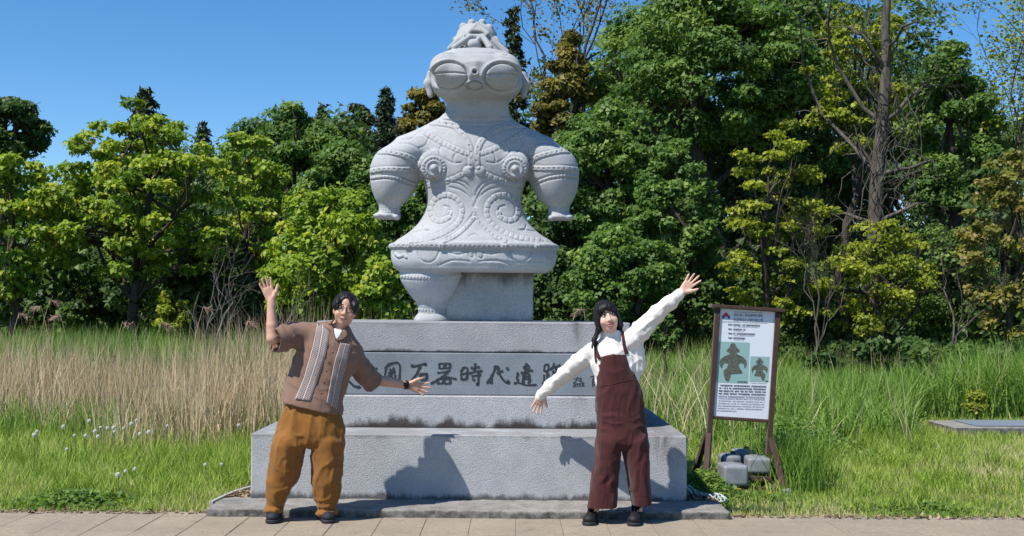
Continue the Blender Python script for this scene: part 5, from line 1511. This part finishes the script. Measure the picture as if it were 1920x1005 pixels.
conifer('conifer', 'dark conifer tip rising behind the chestnut crown', 268, 34, 168, 380, 58, 1, group='conifers on the skyline')
conifer('conifer', 'slim dark conifer on the skyline left of the statue', 720, 41, 166, 340, 30, 2, group='conifers on the skyline')
conifer('conifer', 'tiny dark conifer tip on the skyline above the round tree', 600, 46, 197, 300, 20, 3, 900, group='conifers on the skyline')
conifer('conifer', 'tiny dark conifer tip on the skyline beside the chestnut', 378, 44, 232, 330, 22, 4, 900, group='conifers on the skyline')
conifer('conifer', 'tall dark conifer beside the statue head, against the sky', 958, 37, 14, 420, 42, 5, 4200, group='conifers on the skyline')
bare('bare_sapling', 'leafless grey sapling standing in the reeds left of the raised hand', 392, 16.5, 430, 95, 1, M_barkg, 4, .032, .10, cat='sapling', spread=1.15)
bare('dead_branch_shrub', 'thin leafless branches reaching up beside the raised hand', 470, 17.2, 430, 70, 2, M_barkg, 3, .018, .35, cat='sapling', spread=1.1)
# ---- right side
tree('cedar_tree', 'brown-tinged cedar tree right of the statue head', 1062, 31, 42, 420, 72, 'olive', 80, 120, .15, crad=.25, seed=21, group=RG, trunk=.18, top_narrow=.45)
bare('open_tree', 'tall sparse tree with small pale leaves over the cedar', 1120, 35, -150, 150, 3, M_bark, 4, .14, -.1, leaf='olive', nleaf=9000, lsize=.10, group=RG, spread=1.0)
tree('maple_tree', 'tall green maple with layered leafy boughs behind the raised arm of the statue', 1145, 24.5, 175, 480, 150, 'mid', 110, 125, .12, crad=.20, seed=22, group=RG, trunk=.16, flat=.55)
tree('maple_tree', 'highest dense green maple filling the top of the wood', 1330, 28.5, -95, 330, 205, 'mid', 150, 130, .14, crad=.19, seed=23, group=RG, trunk=.24, flat=.55)
tree('maple_tree', 'lower green maple boughs hanging beside the skirt of the statue', 1170, 21, 395, 640, 130, 'mid', 85, 115, .11, crad=.22, seed=24, group=RG, trunk=.10, flat=.5)
tree('maple_tree', 'green maple boughs behind the raised hand in the cream sleeve', 1265, 22.5, 250, 560, 90, 'mid', 70, 115, .12, crad=.24, seed=25, group=RG, trunk=.10, flat=.5)
tree('maple_tree', 'green maple crown on the skyline behind the cedar', 1195, 32, -20, 360, 120, 'mid', 85, 120, .15, seed=41, group=RG, trunk=.2)
tree('maple_tree', 'dense green crown between the highest maple and the vine-hung trunk', 1490, 30, -70, 380, 130, 'mid', 95, 120, .14, seed=42, group=RG, trunk=.2)
tree('broadleaf_tree', 'deep green tree between the two maples, behind their boughs', 1240, 27, 330, 640, 130, 'deep', 75, 120, .14, seed=43, group=RG, trunk=.15)
tree('broadleaf_tree', 'deep green tree at the right edge behind the reddish shrub', 1880, 25, 240, 640, 110, 'deep', 65, 110, .13, seed=44, group=RG, trunk=.14)
tree('broadleaf_tree', 'deep green tree low on the slope between chestnut and bright bush', 480, 27, 330, 640, 120, 'deep', 65, 110, .14, seed=45, group=LG, trunk=.14)
tree('broadleaf_tree', 'deep green tree filling the gap beside the right hand and skirt of the statue', 1045, 26, 315, 650, 115, 'deep', 75, 130, .14, seed=46, group=RG, trunk=.12)
tree('broadleaf_tree', 'deep green tree in the gap left of the vine-hung trunk', 1575, 34, 230, 640, 130, 'deep', 75, 120, .17, seed=47, group=RG, trunk=.16)
tree('broadleaf_tree', 'dark shaded tree deep in the wood behind the information board', 1410, 30, 150, 640, 150, 'deep', 80, 120, .16, seed=26, group=RG, trunk=.18)
tree('broadleaf_tree', 'dark shaded tree deep in the wood behind the vine-hung trunk', 1640, 31, 60, 640, 170, 'deep', 90, 120, .16, seed=27, group=RG, trunk=.2)
tree('layered_tree', 'yellow-green tree with flat leaf layers rising behind the information board', 1450, 20.5, 190, 650, 125, 'lime', 85, 62, .10, crad=.16, seed=28, group=RG, trunk=.07, flat=.35, fill=.2, open_=.15, limbs=26)
tree('layered_tree', 'yellow-green tree with flat leaf layers round the foot of the vine-hung trunk', 1640, 20.2, 400, 660, 140, 'lime', 70, 62, .10, crad=.18, seed=29, group=RG, trunk=.06, flat=.35, fill=.2, open_=.2, limbs=26)
tree('layered_tree', 'thin yellow-green leaf layers high on the vine-hung trunk', 1600, 23, -40, 330, 130, 'lime', 60, 62, .12, crad=.15, seed=30, group=RG, trunk=.07, flat=.35, fill=.2, open_=.35, limbs=24)
def vine_tree():
    r = np.random.default_rng(77); D = 21.5; g0 = G(1628, D)
    o = thing('vine_hung_tree', 'tall straight grey trunk hung with dry vines and bare twigs', 'tree', (float(g0[0]), D, 0.0), RG)
    path = [P(x, y, D) for x, y in ((1628, 700), (1634, 560), (1642, 420), (1644, 330), (1655, 230), (1662, 130), (1660, 40), (1672, -80))]
    b = MB(); b.tube(path, [.17, .155, .145, .13, .11, .095, .08, .05], 9, False)
    pa = np.array(path)
    for (i, tx, ty) in ((3, 1500, 40), (4, 1560, -10), (5, 1590, 50), (4, 1745, 150), (5, 1720, 40), (3, 1600, 250), (2, 1560, 400), (2, 1720, 380), (3, 1750, 300), (1, 1500, 520), (1, 1760, 540)):
        e = P(tx, ty, D + r.normal() * .6); l = limb(b, pa[i], e, .05, .015, r, 5, .14, 7)
        for _ in range(6):
            q = l[r.integers(2, 7)]; l2 = limb(b, q, q + r.normal(size=3) * [.5, .4, .4], .014, .004, r, 3, .2, 4)
            for _ in range(2): limb(b, l2[2], l2[2] + r.normal(size=3) * .25, .006, .002, r, 3, .2, 3)
    b.build('trunk', M_barkm, o, True)
    b = MB()
    for _ in range(46):                      # hanging and climbing vines
        i = r.integers(1, 6); s_ = pa[i] + r.normal(size=3) * [.35, .2, .3]; L = r.uniform(.8, 2.6)
        pts = [s_ + np.array([.18 * math.sin(t * 5 + i) + r.normal() * .05, -.15 + r.normal() * .05, -L * t]) for t in np.linspace(0, 1, 8)]
        b.tube(pts, list(np.linspace(.014, .006, 8)), 4, False)
    b.build('vines', M_barkm, o, True)
vine_tree()
tree('broadleaf_tree', 'full green tree against the sky right of the vine-hung trunk', 1775, 27, 62, 430, 100, 'mid', 75, 125, .13, seed=31, group=RG, trunk=.15)
bare('open_tree', 'tall thin-leaved tree against the sky at the right edge', 1868, 27, -160, 130, 5, M_bark, 5, .075, .02, leaf='lime', nleaf=9000, lsize=.075, group=RG, spread=1.0)
tree('leafy_shrub', 'reddish new-leaved shrub at the right edge', 1890, 19.5, 262, 650, 92, 'rust', 75, 70, .095, crad=.19, seed=32, group=RG, trunk=.05, flat=.5, cat='shrub', open_=.2)
tree('leafy_shrub', 'dark green shrub between the layered tree and the reddish shrub', 1775, 21.5, 400, 670, 100, 'mid', 55, 95, .11, seed=33, group=RG, trunk=.05, cat='shrub')
tree('leafy_shrub', 'dark green undergrowth bush behind the information board', 1500, 22.5, 480, 680, 140, 'deep', 60, 90, .13, seed=34, group=RG, trunk=.05, cat='shrub')
tree('leafy_shrub', 'dark undergrowth bush behind the woman in overalls'.replace('woman', 'person'), 1250, 23, 470, 690, 150, 'deep', 65, 90, .13, seed=35, group=RG, trunk=.05, cat='shrub')
tree('leafy_shrub', 'dark undergrowth bush behind the support block of the statue', 1040, 23, 430, 680, 120, 'deep', 60, 90, .13, seed=36, group=RG, trunk=.05, cat='shrub')
tree('leafy_shrub', 'low green shrub under the raised hand in the cream sleeve', 1245, 17.0, 585, 660, 28, 'mid', 18, 60, .08, seed=37, group=RG, trunk=.02, cat='shrub')
tree('leafy_shrub', 'low broad-leaved undergrowth along the foot of the wood at the right', 1690, 19.5, 628, 690, 230, 'deep', 70, 60, .13, crad=.45, seed=38, group=RG, trunk=.02, cat='shrub')
bare('dead_branch_shrub', 'tangle of bare grey twigs behind the information board', 1520, 19.6, 380, 130, 6, M_barkm, 5, .03, .05, group=RG, cat='shrub', spread=.8)
bare('dead_branch_shrub', 'tangle of bare grey twigs below the reddish shrub', 1800, 19.2, 420, 150, 7, M_barkm, 5, .03, -.1, group=RG, cat='shrub', spread=.8)
# ---- far wood behind everything: reads as one mass
r = np.random.default_rng(900); Cw = []; Rw = []
for i in range(520):
    px = r.uniform(-250, 2200); D = r.uniform(36, 46)
    top = np.interp(px, [-250, 0, 150, 420, 560, 700, 860, 960, 1060, 1300, 1700, 1820, 2200], [230, 290, 330, 250, 222, 222, 225, 215, 110, 0, 10, 190, 250])
    py = r.uniform(top + 25, 600); Cw.append(P(px, py, D)); Rw.append(r.uniform(.9, 1.7))
p, nn, k, uu = clump_cloud(r, np.array(Cw), np.array(Rw), 300, .8)
ok = p[:, 2] > .2; p, nn, k = p[ok], nn[ok], k[ok]
wood = put('far_wood', leaves_mesh('far_wood', p, nn, np.full(len(p), .15), .42, r=r, tri=True, tint=.4 + .2 * r.normal(size=len(p)) + .15 * r.normal(size=520)[k]), LEAF['deep'])
tag(wood, 'dark green far wood closing the view behind the nearer trees', 'wood', kind='stuff')

# undergrowth along the foot of the wood
r = np.random.default_rng(901); Cw = []; Rw = []
for i in range(330):
    px = r.uniform(-200, 2120); D = r.uniform(23.5, 29); Cw.append(G(px, D, float(ground_z(float(G(px, D)[0]), D)) + r.uniform(.1, 2.5))); Rw.append(r.uniform(.45, .85))
p, nn, k, uu = clump_cloud(r, np.array(Cw), np.array(Rw), 150, .8)
ok = p[:, 2] > .05; p, nn, k = p[ok], nn[ok], k[ok]
ug = put('undergrowth', leaves_mesh('undergrowth', p, nn, np.full(len(p), .14), .42, r=r, tri=True, tint=.4 + .2 * r.normal(size=len(p)) + .15 * r.normal(size=330)[k]), LEAF['deep'])
tag(ug, 'dense dark undergrowth filling the foot of the wood behind the reeds', 'undergrowth', kind='stuff')
# ================================================================== GRASS, REEDS, FLOWERS
def blade_mat(name, stops, trans=0.3):
    m = bpy.data.materials.new(name); m.use_nodes = True; t = NT(m)
    col = t.ramp(t.attr('tint').outputs['Fac'], stops)
    t.color(col); t.b.inputs['Roughness'].default_value = 0.6; t.b.inputs['Specular IOR Level'].default_value = 0.2
    tr = t.n('ShaderNodeBsdfTranslucent'); t.link(t.mix(1.0, col, (1.0, 1.05, 0.4), 'MULTIPLY'), tr.inputs[0])
    mx = t.n('ShaderNodeMixShader', {0: trans}); t.link(t.b.outputs[0], mx.inputs[1]); t.link(tr.outputs[0], mx.inputs[2])
    t.link(mx.outputs[0], t.t.nodes['Material Output'].inputs[0]); return m
def blades(name, x, y, hgt, width, lean, tint, material, seg=3, r=rng, zoff=0.0, curl=1.0, lean_dir=None):
    """bent tapering blades, seg quads each"""
    n = len(x); z = ground_z(x, y) + zoff
    a = r.uniform(0, 2 * math.pi, n) if lean_dir is None else lean_dir
    ld = np.stack([np.cos(a), np.sin(a)], -1)
    b_ = r.uniform(0, math.pi, n); sd = np.stack([np.cos(b_), np.sin(b_) * .6], -1)
    V = np.zeros((n, 2 * (seg + 1), 3), np.float32)
    for i in range(seg + 1):
        t = i / seg
        off = ld * (lean * hgt * t ** (1 + curl))[:, None]
        zz = z + hgt * (t - 0.5 * np.clip(lean, 0, 1.2) ** 2 * t ** 3)
        w = sd * (width * (1 - t) ** .7 * .5 + .0004)[:, None]
        for k, s_ in enumerate((-1, 1)):
            V[:, 2 * i + k, 0] = x + off[:, 0] + s_ * w[:, 0]; V[:, 2 * i + k, 1] = y + off[:, 1] + s_ * w[:, 1]; V[:, 2 * i + k, 2] = zz
    I = (np.arange(n) * 2 * (seg + 1))[:, None]
    q = np.concatenate([np.stack([I[:, 0] + 2 * i, I[:, 0] + 2 * i + 1, I[:, 0] + 2 * i + 3, I[:, 0] + 2 * i + 2], -1) for i in range(seg)])
    m = mesh_np(name, V.reshape(-1, 3), q); fattr(m, 'tint', np.repeat(np.clip(tint, 0, 1), 2 * (seg + 1)))
    return put(name, m, material)
def field_pts(n, D0, D1, px0=-420, px1=2340, pw=1.0, r=rng):
    D = D0 + (D1 - D0) * r.random(n) ** pw; px = r.uniform(px0, px1, n)
    return (px - 960) / FPX * D, D, px
def outside_plinth(x, y): return ~((x > -2.26) & (x < 1.66) & (y < 11.6)) & (y > 8.47 + .05 * vnoise(np.stack([x, y, x * 0], -1), 4.0))
n2 = lambda x, y, s_, o=0.0: vnoise(np.stack([x + o, y, x * 0], -1), s_)
M_lawn = blade_mat('lawn_blade', [(0, (0.125, 0.21, 0.022)), (.42, (0.265, 0.385, 0.050)), (.7, (0.39, 0.47, 0.11)), (1, (0.58, 0.50, 0.29))])
M_reedg = blade_mat('green_reed_blade', [(0, (0.080, 0.16, 0.022)), (.5, (0.20, 0.33, 0.058)), (.85, (0.32, 0.43, 0.12)), (1, (0.52, 0.46, 0.25))])
M_reedd = blade_mat('dry_reed_stalk', [(0, (0.30, 0.215, 0.125)), (.5, (0.54, 0.42, 0.27)), (1, (0.70, 0.60, 0.43))], .15)
wx = lambda px, D: float(G(px, D)[0])
# lawn
x, y, px = field_pts(158000, 8.44, 16.5, pw=1.25)
ok = outside_plinth(x, y); x, y = x[ok], y[ok]; n = len(x)
left = x < 0
hg = (.055 + .05 * rng.random(n)) * (1 + .45 * n2(x, y, 1.6)) * np.interp(y, [8.4, 8.8, 11, 15], [.5, .9, 1.5, 2.6]) * np.where(left, 1.1, .62)
hg *= np.where(rng.random(n) < .05, 1.9, 1)
hg = np.where((x > wx(1700, 14)) & (y > 12.0), np.minimum(hg, .09), hg)
dry = np.where(left, 0.04, 0.30) + np.where(left, .35, .70) * np.clip(n2(x, y, .9, 40), -.2, 1) + np.interp(y, [8.4, 8.62, 8.9], [.35, .12, 0])
tint = .40 + .20 * rng.normal(size=n) + .20 * n2(x, y, 2.2, 9) + .12 * n2(x, y, 7.0, 19) + dry * .6
lw = blades('lawn_grass', x, y, hg, .0045 + .0035 * rng.random(n) + .0006 * (y - 8.4), .25 + .5 * rng.random(n), tint, M_lawn, 1)
tag(lw, 'short green lawn grass on both sides of the plinth', 'grass', kind='stuff')
# tufts of rough longer grass in the lawn
c = np.stack(field_pts(300, 8.7, 14.5)[:2], -1); k = rng.integers(0, len(c), 15000)
x = c[k, 0] + .06 * rng.normal(size=len(k)); y = c[k, 1] + .06 * rng.normal(size=len(k)); ok = outside_plinth(x, y) & ~((x > wx(1700, 14)) & (y > 11.8)); x, y, k = x[ok], y[ok], k[ok]; n = len(x)
tf = blades('grass_tuft', x, y, (.10 + .13 * rng.random(n)) * np.interp(y, [8.5, 13], [.8, 1.6]), .006 + .003 * rng.random(n), .3 + .7 * rng.random(n), .36 + .15 * rng.normal(size=n) + .12 * rng.normal(size=300)[k], M_lawn, 3)
tag(tf, 'longer tufts of rough grass standing in the lawn', 'grass', kind='stuff')
# long grass clump hugging the information board
c0 = G(1478, 10.1); n = 1700
x = c0[0] + .13 * rng.normal(size=n); y = 10.1 + .22 * rng.normal(size=n)
tag(blades('tall_grass', x, y, .22 + .32 * rng.random(n), .008 + .004 * rng.random(n), .15 + .6 * rng.random(n), .28 + .15 * rng.normal(size=n), M_reedg, 4), 'dark green long grass clump beside the right leg of the information board', 'grass', kind='stuff')
# green reeds: right of the plinth and the far field behind the dry reeds
x, y, px = field_pts(62000, 12.2, 20.5, 900, 2340, .9); ok = outside_plinth(x, y) & ~((px > 1715) & (y < 16.2)) & ~((px > 1560) & (y < 13.6)) & (rng.random(len(x)) < np.interp(y, [12.2, 13.5, 15], [.25, .7, 1]))
x, y, px = x[ok], y[ok], px[ok]; n = len(x)
hg = np.interp(y, [12.2, 14, 16, 20], [.24, .52, .76, .95]) * (1 + .22 * n2(x, y, .8, 3)) * (.65 + .5 * rng.random(n)) * np.interp(px, [1200, 1700, 1920], [1, .95, 1.25])
tag(blades('green_reeds', x, y, hg, .018 + .014 * rng.random(n), .15 + .75 * rng.random(n), .48 + .17 * rng.normal(size=n) + .12 * n2(x, y, .5, 77), M_reedg, 2), 'tall green reeds in front of the wood, right of the plinth', 'reeds', kind='stuff')
x, y, px = field_pts(45000, 16.2, 23.5, -420, 1000, .9); n = len(x)
tag(blades('green_reeds', x, y, (.80 + .45 * rng.random(n)) * (1 + .2 * n2(x, y, .7, 5)), .013 + .011 * rng.random(n), .15 + .5 * rng.random(n), .45 + .17 * rng.normal(size=n) + .12 * n2(x, y, .5, 7), M_reedg, 2), 'tall green grass behind the dry reeds, left of the plinth', 'reeds', kind='stuff')
x, y, px = field_pts(19000, 12.9, 17, -400, 880, 1.0); n = len(x)
tag(blades('green_reed_shoots', x, y, (.18 + .40 * rng.random(n)), .010 + .007 * rng.random(n), .15 + .4 * rng.random(n), .5 + .17 * rng.normal(size=n), M_reedg, 2), 'fresh green shoots growing among the dry reeds', 'reeds', kind='stuff')
# dry reeds
x, y, px = field_pts(50000, 11.9, 17.4, -400, 900, 1.0); ok = rng.random(len(x)) < (.55 + .45 * n2(x, y, 1.1, 21)) * np.clip((y - 12.25 + .9 * n2(x, y, .7, 61) + .35 * n2(x, y, 3.0, 62)) / 1.3, 0, 1); x, y, px = x[ok], y[ok], px[ok]; n = len(x)
hg = (.42 + .42 * rng.random(n) + .45 * rng.random(n) ** 3) * (1 + .18 * n2(x, y, .6, 13)) * np.interp(y, [13, 17.4], [.95, 1.15]) * np.interp(px, [0, 250, 420, 560], [1.0, .92, 1.1, 1.15])
tag(blades('dry_reeds', x, y, hg, .007 + .007 * rng.random(n), .06 + .38 * rng.random(n) ** 2 + .8 * (rng.random(n) < .20) * rng.random(n), .45 + .2 * rng.normal(size=n) + .15 * n2(x, y, 1.0, 5), M_reedd, 2, curl=.5), 'straw-coloured dry reeds along the lawn, left of the plinth', 'reeds', kind='stuff')
x, y, px = field_pts(2600, 12.6, 19, 1180, 2340, 1.0); n = len(x)
keep = ~((px > 1715) & (y < 16.2)) & (rng.random(n) < np.interp(px, [1180, 1330, 1500, 1750, 1920], [1, .7, .12, .2, .9])); x, y = x[keep], y[keep]; n = len(x)
tag(blades('dry_reeds', x, y, .5 + .75 * rng.random(n), .007 + .006 * rng.random(n), .1 + .6 * rng.random(n) ** 2, .6 + .2 * rng.normal(size=n), M_reedd, 3, curl=.5), 'scattered dry straw stalks among the green reeds right of the plinth', 'reeds', kind='stuff')
# tall plumed reed stalks, each its own thing
def plume(px, D, py, seed, label, group, bend=.12):
    r = np.random.default_rng(seed); g0 = G(px, D); g = float(ground_z(g0[0], D)); zt = P(px, py, D)[2]
    o = thing('plumed_reed', label, 'reed', (float(g0[0]), D, g), group)
    s_ = r.choice([-1, 1]); H_ = zt - g
    pts = [np.array([g0[0] + s_ * bend * H_ * t ** 2.2, D, g + H_ * (t - .06 * t ** 3)]) for t in np.linspace(0, 1, 7)]
    b = MB(); b.tube(pts, list(np.linspace(.006, .003, 7)), 4); b.build('stalk', M_stalk, o)
    b = MB()
    for i in range(26):
        t = i / 25; c_ = pts[-1] + np.array([s_ * .10 * t, 0, -.02 - .10 * t * t + .05 * t]); d = r.normal(size=3) * .6 + np.array([s_ * .7, 0, -.5])
        d /= np.linalg.norm(d); b.tube([c_, c_ + d * .05, c_ + d * .09], [.004, .004, .001], 3, False)
    b.build('plume', M_plume, o)
M_stalk = mat('straw_stalk', (0.34, 0.27, 0.17), 0.8, 0.2); M_plume = mat('pinkish_seed_plume', (0.33, 0.23, 0.17), 0.9, 0.1)
for i, (a, D, b_) in enumerate(((8, 15.2, 572), (64, 16, 547), (135, 16.5, 578), (205, 15.6, 590), (276, 15.0, 592), (352, 15.4, 560), (438, 15.3, 588), (100, 17, 560))):
    plume(a, D, b_, 40 + i, ('dry plumed reed stalk at the far end of the reed bed from the plinth', 'tallest dry plumed reed stalk, before the chestnut at the edge', 'dry plumed reed stalk halfway between edge chestnut and spreading chestnut', 'dry plumed reed stalk just left of the chestnut trunk', 'dry plumed reed stalk before the chestnut trunk', 'dry plumed reed stalk before the yellow-green bush', 'dry plumed reed stalk between bare sapling and raised arm', 'slim dry plumed reed stalk set back beside the tallest one')[i], 'plumed reeds left of the plinth')
for i, (a, D, b_) in enumerate(((1104, 13.5, 562), (1184, 13.0, 584))):
    plume(a, D, b_, 60 + i, ('dry reed stalk with slim upright plume behind the long black hair', 'dry reed stalk with drooping plume above the cream sleeve')[i], 'plumed reeds behind the plinth', (.04, .10)[i])
# dandelion clocks
M_puff = mat('dandelion_fluff', (0.70, 0.70, 0.66), 0.95, 0.05); M_stem = mat('dandelion_stem', (0.12, 0.16, 0.05), 0.8, 0.1); M_seed = mat('dandelion_core', (0.20, 0.15, 0.09), 0.9, 0.1)
def puff_mesh(r):
    b = MB(); R_ = 1.0
    for i in range(70):
        z = 1 - 2 * (i + .5) / 70; a = i * 2.39996; q = math.sqrt(1 - z * z); d = Vector((q * math.cos(a), q * math.sin(a), z))
        s_ = d.cross(Vector((.3, .5, .8))).normalized(); t_ = d.cross(s_); c_ = d * R_ * .86; w = .20
        b.add([c_ + s_ * w, c_ + d * .14 + t_ * w, c_ - s_ * w, c_ + d * .14 - t_ * w], [(0, 1, 2), (0, 2, 3)])
    return b.mesh('fluff_head')
PUFF = puff_mesh(None); PUFF.materials.append(M_puff)
bb = MB(); bb.ellipsoid((0, 0, 0), (.42, .42, .42), 8, 6); CORE = bb.mesh('seed_core'); CORE.materials.append(M_seed)
bb = MB(); bb.tube([(0, 0, 0), (.008, 0, .5), (0, .004, 1)], .0032, 5); STEM = bb.mesh('stem'); STEM.materials.append(M_stem)
DLAB = {2: 'white dandelion seed head touching its twin, apart from the row by the dry reeds', 3: 'white dandelion seed head touching its twin, apart from the row by the dry reeds',
        17: 'biggest white dandelion seed head, in the lawn near the paving', 18: 'small dandelion seed head just behind the biggest one near the paving', 20: 'pale dandelion seed head, farther of two behind the biggest one',
        19: 'dandelion seed head standing alone in the middle of the lawn', 21: 'one of two small dandelion seed heads in the lawn near the end of the plinth', 22: 'one of two small dandelion seed heads in the lawn near the end of the plinth',
        23: 'lone dandelion seed head by the reeds behind the end of the plinth', 24: 'smallest dandelion seed head, last of the row towards the plinth', 0: 'dandelion seed head set back highest into the dry reeds', 13: 'dandelion seed head farther back of a close pair at the reed edge', 12: 'dandelion seed head nearer of a close pair at the reed edge'}
c5b = lambda a, b_: (a * .443, 560 + b_ * .443)
for i, (a, b_, s_) in enumerate(((378, 517, 9), (268, 542, 10), (145, 577, 11), (156, 563, 9), (426, 545, 8), (402, 562, 10), (455, 548, 9), (480, 547, 10), (484, 563, 7), (362, 580, 9), (415, 584, 10), (316, 579, 8), (556, 530, 10), (579, 516, 9), (591, 573, 9), (629, 566, 11), (523, 549, 7), (499, 746, 13), (531, 731, 9), (282, 638, 9), (571, 721, 9), (868, 703, 9), (938, 701, 8), (1010, 536, 9), (708, 538, 7))):
    qx, qy = c5b(a, b_); hh = .30 if b_ < 600 else .17
    D = (CAMH - hh) * FPX / (qy - HORIZON + (qx - 960) * -SR * 0 + 4.5); top = P(qx, qy, D)
    o = thing('dandelion', DLAB.get(i, 'white dandelion seed head in the scattered row along the foot of the dry reeds'), 'dandelion', (float(top[0]), D, 0.0), 'dandelion clocks in the lawn')
    for nm, me, sc, z in (('stem', STEM, (1, 1, top[2] - .002), 0.0), ('fluff_head', PUFF, (s_ * .0025 * D / 13,) * 3, top[2]), ('seed_core', CORE, (s_ * .0026 * D / 13,) * 3, top[2])):
        c_ = bpy.data.objects.new(nm, me); COL.objects.link(c_); c_.parent = o; c_.location = (0, 0, z); c_.scale = sc
# broad weeds: leafy ground cover at the right end of the plinth
def weeds(name, label, cx, cy, sx_, sy_, hh, n, leaf, kind, seed, round_=.42):
    r = np.random.default_rng(seed); p = np.stack([cx + sx_ * r.normal(size=n), cy + sy_ * r.normal(size=n), np.zeros(n)], -1)
    e = np.hypot((p[:, 0] - cx) / sx_, (p[:, 1] - cy) / sy_); p[:, 2] = ground_z(p[:, 0], p[:, 1]) + hh * np.exp(-e ** 2 / 2.5) * r.random(n) ** .5 + .01
    if cx < 2.2: p = p[~((p[:, 0] < 1.36) & (p[:, 0] > -2.0))]
    nn = r.normal(size=(len(p), 3)) * .45 + [0, -.25, 1]; nn /= np.linalg.norm(nn, axis=1, keepdims=True)
    return tag(put(name, leaves_mesh(name, p, nn, np.full(len(p), leaf), round_, r=r, tint=.55 + .22 * r.normal(size=len(p))), LEAF[kind]), label, 'weeds', kind='stuff')
wx = lambda px, D: float(G(px, D)[0])
weeds('ground_weeds', 'bright round-leaved weeds at the right end of the plinth', wx(1325, 9.55), 9.55, .12, .28, .20, 2600, .030, 'mid', 71)
weeds('ground_weeds', 'low green weeds in front of the information board', wx(1390, 9.25), 9.25, .28, .14, .06, 2000, .026, 'mid', 72)
weeds('ground_weeds', 'dark leafy weeds at the lawn edge right of the information board', wx(1715, 8.85), 8.85, .22, .14, .06, 1300, .030, 'mid', 73)
weeds('ground_weeds', 'dark leafy weeds at the lawn edge left of the plinth', wx(150, 8.85), 8.85, .25, .12, .10, 1300, .040, 'mid', 74)
weeds('ground_weeds', 'bright yellow-green weeds behind the information board', wx(1490, 13.0), 13.0, .35, .5, .35, 2200, .040, 'mid', 75)
# small yellow-green shrub and the low concrete cover at the right
tree('small_shrub', 'small yellow-green shrub beside the low concrete cover', 1830, 15.6, 732, 795, 23, 'lime', 20, 60, .055, crad=.4, seed=80, group='shrubs in the lawn', trunk=.012, cat='shrub')
b = MB(); x0, x1 = wx(1787, 14.4), wx(2010, 14.4); b.box((x0, 14.35, -.02), (x1, 15.25, .10), .012)
cv = b.build('concrete_cover', M_conc); recenter(cv, ((x0 + x1) / 2, 14.8, 0)); tag(cv, 'low concrete cover slab lying in the lawn at the right', 'concrete slab')
M_slat = mat('blue_grey_slat', (0.16, 0.19, 0.23), 0.6, 0.3)
for i in range(5):
    bb = MB(); bb.box((x0 + .30, 14.43 + i * .155, .102), (x1 - .05, 14.55 + i * .155, .118), .004); bb.build('slat', M_slat, cv)
# flowers: a few yellow dots near the board
M_yel = mat('yellow_petal', (0.55, 0.36, 0.02), 0.6, 0.2)
for i, (a, D, z) in enumerate(((1442, 9.05, .08), (1386, 9.2, .09), (1521, 12.2, .30))):
    c0 = G(a, D); o = thing('yellow_flower', ('yellow flower in the weeds before the right foot of the information board', 'yellow flower in the weeds before the front ballast weight', 'yellow flower in the grass behind the information board')[i], 'flower', (float(c0[0]), D, 0), 'yellow flowers near the information board')
    b = MB(); b.tube([(0, 0, 0), (0.004, 0, z)], .002, 4); b.build('stem', M_stem, o, False, False)
    b = MB()
    for k in range(10):
        a_ = k * .628; b.add([(0, 0, z), (.014 * math.cos(a_ - .25), .014 * math.sin(a_ - .25), z + .006), (.019 * math.cos(a_), .019 * math.sin(a_), z + .004), (.014 * math.cos(a_ + .25), .014 * math.sin(a_ + .25), z + .006)], [(0, 1, 2, 3)])
    b.build('petals', M_yel, o, False, False)
